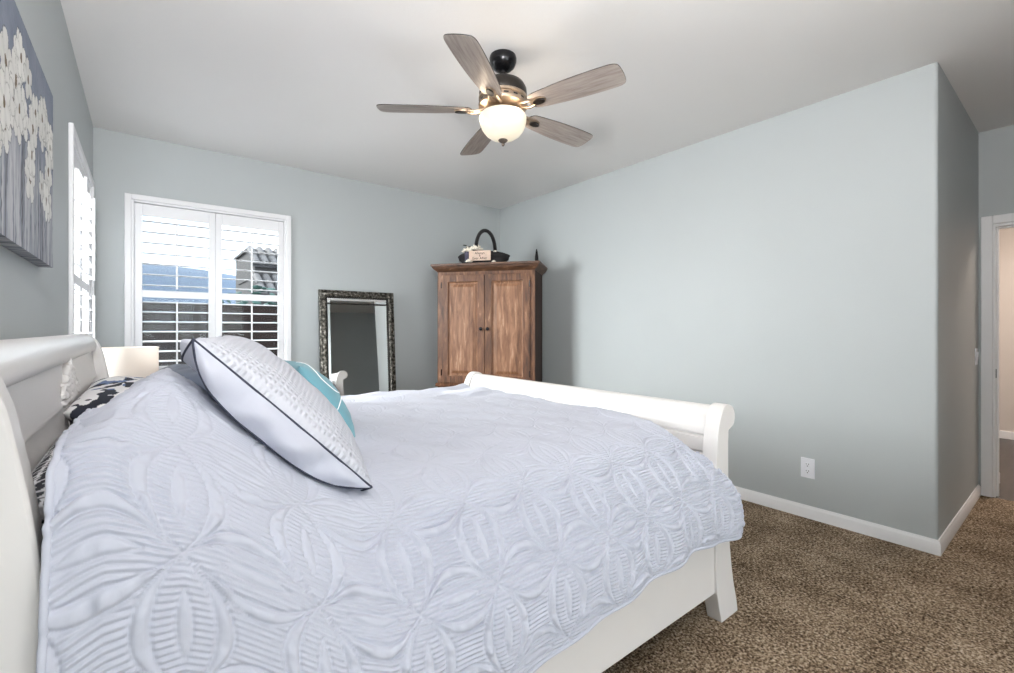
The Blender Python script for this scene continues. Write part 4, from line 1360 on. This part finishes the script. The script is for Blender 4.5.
# ------------------------------------------------------------------ ceiling fan
FX, FY = 1.533, 1.983
fan = thing('ceiling_fan', 'five-blade bronze ceiling fan with weathered wood blades and a glowing bowl light', 'ceiling fan', (FX, FY, H))
def fl_(z):
    return min(0.0, 1.255 + (z - 1.255) * 1.022 - H)
bm = new(); lathe(bm, [(0.071, 0.0), (0.074, -0.012), (0.073, -0.030), (0.063, -0.055), (0.046, -0.070), (0.026, -0.079), (0, -0.079)], 40)
obj('canopy', bm, M['black'], fan, smooth=True, angle=60)
bm = new(); lathe(bm, [(0.0, fl_(2.65)), (0.017, fl_(2.65)), (0.017, fl_(2.60)), (0.036, fl_(2.598)), (0.036, fl_(2.578)), (0.026, fl_(2.57)), (0, fl_(2.57))], 24)
obj('downrod', bm, M['black'], fan, smooth=True, angle=40)
bm = new(); lathe(bm, [(0, fl_(2.585)), (0.040, fl_(2.583)), (0.085, fl_(2.573)), (0.115, fl_(2.556)), (0.128, fl_(2.532)), (0.131, fl_(2.505)), (0.128, fl_(2.492)), (0, fl_(2.492))], 48)
mot = obj('motor_housing', bm, M['bronze_dark'], fan, smooth=True, angle=50)
bm = new(); lathe(bm, [(0, fl_(2.494)), (0.124, fl_(2.494)), (0.133, fl_(2.488)), (0.133, fl_(2.476)), (0.124, fl_(2.472)), (0.126, fl_(2.452)), (0.134, fl_(2.448)), (0.132, fl_(2.436)), (0.105, fl_(2.424)), (0.075, fl_(2.418)), (0, fl_(2.418))], 48)
for k in range(15):
    a_ = 2 * PI * k / 15
    for q in range(4):
        a1_, a2_ = a_ - 0.10 + 0.05 * q, a_ - 0.05 + 0.05 * q
        f_ = bm.faces.new([bm.verts.new((0.1262 * math.cos(x_), 0.1262 * math.sin(x_), fl_(z_))) for x_, z_ in ((a1_, 2.458), (a2_, 2.458), (a2_, 2.466), (a1_, 2.466))])
        f_.material_index = 1
obj('motor_band', bm, [M['bronze'], M['dark_slot']], mot, smooth=True, angle=50)
# light kit
bm = new(); lathe(bm, [(0, fl_(2.42)), (0.060, fl_(2.42)), (0.064, fl_(2.412)), (0.060, fl_(2.402)), (0.075, fl_(2.398)), (0.105, fl_(2.394)), (0.108, fl_(2.388)), (0.0, fl_(2.388))], 40)
fit = obj('light_fitter', bm, M['bronze'], fan, smooth=True, angle=50)
bm = new()
bowl = [(0.122, 2.394), (0.127, 2.385), (0.128, 2.370), (0.124, 2.345), (0.113, 2.318), (0.094, 2.294), (0.068, 2.276), (0.040, 2.266), (0.014, 2.262), (0.0, 2.262)]
lathe(bm, [(r_, fl_(z_)) for r_, z_ in bowl] , 48, cap=False)
o = obj('light_bowl', bm, M['bowl'], fit, smooth=True)
bm = new(); lathe(bm, [(0, fl_(2.268)), (0.024, fl_(2.266)), (0.026, fl_(2.260)), (0.018, fl_(2.252)), (0.008, fl_(2.246)), (0.009, fl_(2.238)), (0.006, fl_(2.232)), (0, fl_(2.229))], 20)
obj('finial', bm, M['iron'], fit, smooth=True, angle=60)
# blades
def blade_outline(n=14):
    # local x = radius, y = width
    up = smooth_curve([(0.175, 0.040), (0.195, 0.052), (0.25, 0.060), (0.36, 0.070), (0.48, 0.075), (0.58, 0.075), (0.628, 0.072), (0.650, 0.062), (0.658, 0.045), (0.661, 0.020), (0.662, 0.0)], 4)
    lo = [(x, -y) for x, y in up[::-1][1:]]
    return up + lo + [(0.167, -0.02), (0.165, 0.0), (0.167, 0.02)]
bo = blade_outline()
for k in range(5):
    th_ = R(72 * k + 0.3)
    pitch = R(12)
    Rm = Matrix.Translation((0, 0, fl_(2.420))) @ Matrix.Rotation(th_, 4, 'Z') @ Matrix.Rotation(-pitch, 4, 'X') 
    # blade: -y side (azimuth theta-90) is the raised edge
    bl = bpy.data.objects.new('fan_blade', None)
    bm = new(); prism(bm, bo, -0.003, 0.003, 'z')
    b_ = obj('fan_blade', bm, [M['blade'], M['blade_edge']], fan, bevel=0.0015)
    for p in b_.data.polygons:
        if len(p.vertices) == 4:
            p.material_index = 1
    b_.matrix_basis = Rm @ Matrix.Diagonal((1.022, 1.022, 1, 1))
    bpy.data.objects.remove(bl)
    bm = new()
    # iron: arm from the motor underside to an oval medallion under the blade root
    prism(bm, [(0.045 * math.cos(2 * PI * q / 20) + 0.215, 0.026 * math.sin(2 * PI * q / 20)) for q in range(20)], -0.010, -0.003, 'z')
    for sy in (-1, 1):
        tube(bm, [(0.085, 0.012 * sy, 0.012), (0.12, 0.020 * sy, -0.004), (0.155, 0.024 * sy, -0.010), (0.19, 0.018 * sy, -0.008)], 0.0075, 8)
    ellipsoid(bm, (0.215, 0, -0.011), (0.028, 0.015, 0.004), None, 12, 6)
    ir = obj('blade_iron', bm, M['bronze'], b_, smooth=True, angle=50)
    bm = new()
    prism(bm, [(0.034 * math.cos(2 * PI * q / 20) + 0.222, 0.019 * math.sin(2 * PI * q / 20)) for q in range(20)], -0.0165, -0.0095, 'z')
    obj('medallion', bm, M['bronze_dark'], ir, bevel=0.002)
add_light('fan_bulb', 'POINT', (FX + 0.0, FY, 2.33), 0.01, (1, 0.82, 0.6), 0.03)
for k in range(3):
    a_ = 2 * PI * k / 3 + 0.5
    add_light('fan_bulb', 'POINT', (FX + 0.140 * math.cos(a_), FY + 0.140 * math.sin(a_), 2.40), 0.9, (1, 0.80, 0.58), 0.02)

# ------------------------------------------------------------------ outside the windows
bm = new(); box(bm, -40, XL - T, -40, YB + T, -0.25, -0.15); box(bm, XL - T, 8.3, -40, YR - T, -0.25, -0.15)
struct('ground_side', bm, M['ground'])
bm = new(); box(bm, -40, 40, YB + T, 60, -0.25, -0.15)
struct('ground_yard', bm, M['dirt'])
fence = thing('wooden_fence', 'brown horizontal-board fence outside the back window', 'fence', (1.0, 8.0, -0.15))
bm = new()
for k in range(13):
    box(bm, -5, 7, 0.0, 0.02, 0.02 + k * 0.136, 0.148 + k * 0.136)
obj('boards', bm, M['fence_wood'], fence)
for k in range(6):
    bm = new(); box(bm, -4.6 + 2.3 * k, -4.5 + 2.3 * k, 0.02, 0.12, 0, 1.78)
    obj('post', bm, M['fence_wood'], fence)
house = thing('neighbor_house', 'grey tiled two-step roof of the house beyond the back fence', 'house', (1.95, 11.2, -0.15))
for yb_, zb_, rows in ((0.0, 2.15, 2), (0.8, 2.90, 2)):
    bm = new()
    prism(bm, [(yb_, zb_), (yb_ + 0.85, zb_ + 0.50), (yb_ + 3.0, zb_ + 0.50), (yb_ + 3.0, zb_ + 0.44), (yb_ + 0.87, zb_ + 0.44), (yb_, zb_ - 0.05)], 0.0, 6.2, 'x')
    rf = obj('roof', bm, M['tile'], house)
    bm = new()
    for r_i in range(rows):
        yy = yb_ - 0.03 + r_i * 0.42; zz = zb_ + (yy - yb_) * 0.50 / 0.85
        for c_i in range(22):
            xx = 0.08 + c_i * 0.20
            pr_ = [(xx + 0.08 * math.cos(PI * q / 6), 0.08 * math.sin(PI * q / 6)) for q in range(7)]
            A_ = [bm.verts.new((px_, yy, zz + pz_ + 0.04)) for px_, pz_ in pr_]
            B_ = [bm.verts.new((px_, yy + 0.44, zz + 0.255 + pz_)) for px_, pz_ in pr_]
            for q in range(6):
                bm.faces.new((A_[q], A_[q + 1], B_[q + 1], B_[q]))
            bm.faces.new(A_)
    obj('roof_tiles', bm, M['tile_lit'], rf)
    bm = new()
    prism(bm, [(yb_ + 0.08, 0.0 if yb_ == 0 else 2.0), (yb_ + 0.08, zb_ - 0.02), (yb_ + 0.85, zb_ + 0.43), (yb_ + 2.9, zb_ + 0.43), (yb_ + 2.9, 0.0 if yb_ == 0 else 2.0)], 0.02 if yb_ == 0 else 0.05, 6.1 if yb_ == 0 else 6.07, 'x')
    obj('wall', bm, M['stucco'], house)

# distant hills
hx_ = np.linspace(-260, 420, 120); hy_ = np.linspace(0, 1, 14)
Hx, Hy = np.meshgrid(hx_, hy_, indexing='ij')
ridge = 36.5 - 17 * smoothstep(22, 95, Hx) + 2 * vnoise(Hx, Hx * 0, 121, 0.03, 1) + 2 * vnoise(Hx, Hx * 0, 122, 0.12, 1)
Hz = -0.2 + (ridge + 0.2) * np.sin(Hy * PI / 2) ** 1.2 + 1.5 * vnoise(Hx, Hy, 123, 0.06, 6) * (Hy > 0.05)
Hyw = 210 + 110 * Hy
o = obj('hills_distant', grid_mesh('hills_distant', np.stack([Hx, Hyw, Hz], 2)), M['hill'])
o['kind'] = 'structure'
bm = new(); box(bm, -500, 600, 60, 420, -0.5, -0.2)
struct('ground_far', bm, M['ground'])
# shrubs over the fence
def shrub(loc, r, label, seed):
    rg_ = random.Random(seed)
    o = thing('shrub', label, 'shrub', loc)
    bm = new(); tube(bm, [(0, 0, 0), (0.03, 0, r), (0, 0.02, 2 * r)], 0.05, 6)
    obj('trunk', bm, M['fence_wood'], o)
    bm = new()
    for k in range(260):
        d = Vector((rg_.gauss(0, 1), rg_.gauss(0, 1), rg_.gauss(0, 1))).normalized() * r * rg_.uniform(0.6, 1.05)
        d.z *= 0.9
        ellipsoid(bm, (d.x, d.y, 2 * r + d.z), (0.10, 0.05, 0.02), Matrix.Rotation(rg_.uniform(0, 6), 3, 'Z') @ Matrix.Rotation(rg_.uniform(-1, 1), 3, 'X'), 6, 4)
    obj('foliage', bm, M['foliage'], o)
shrub((1.75, 10.2, -0.15), 0.78, 'dark green shrub above the fence at the left of the tiled roof', 3)
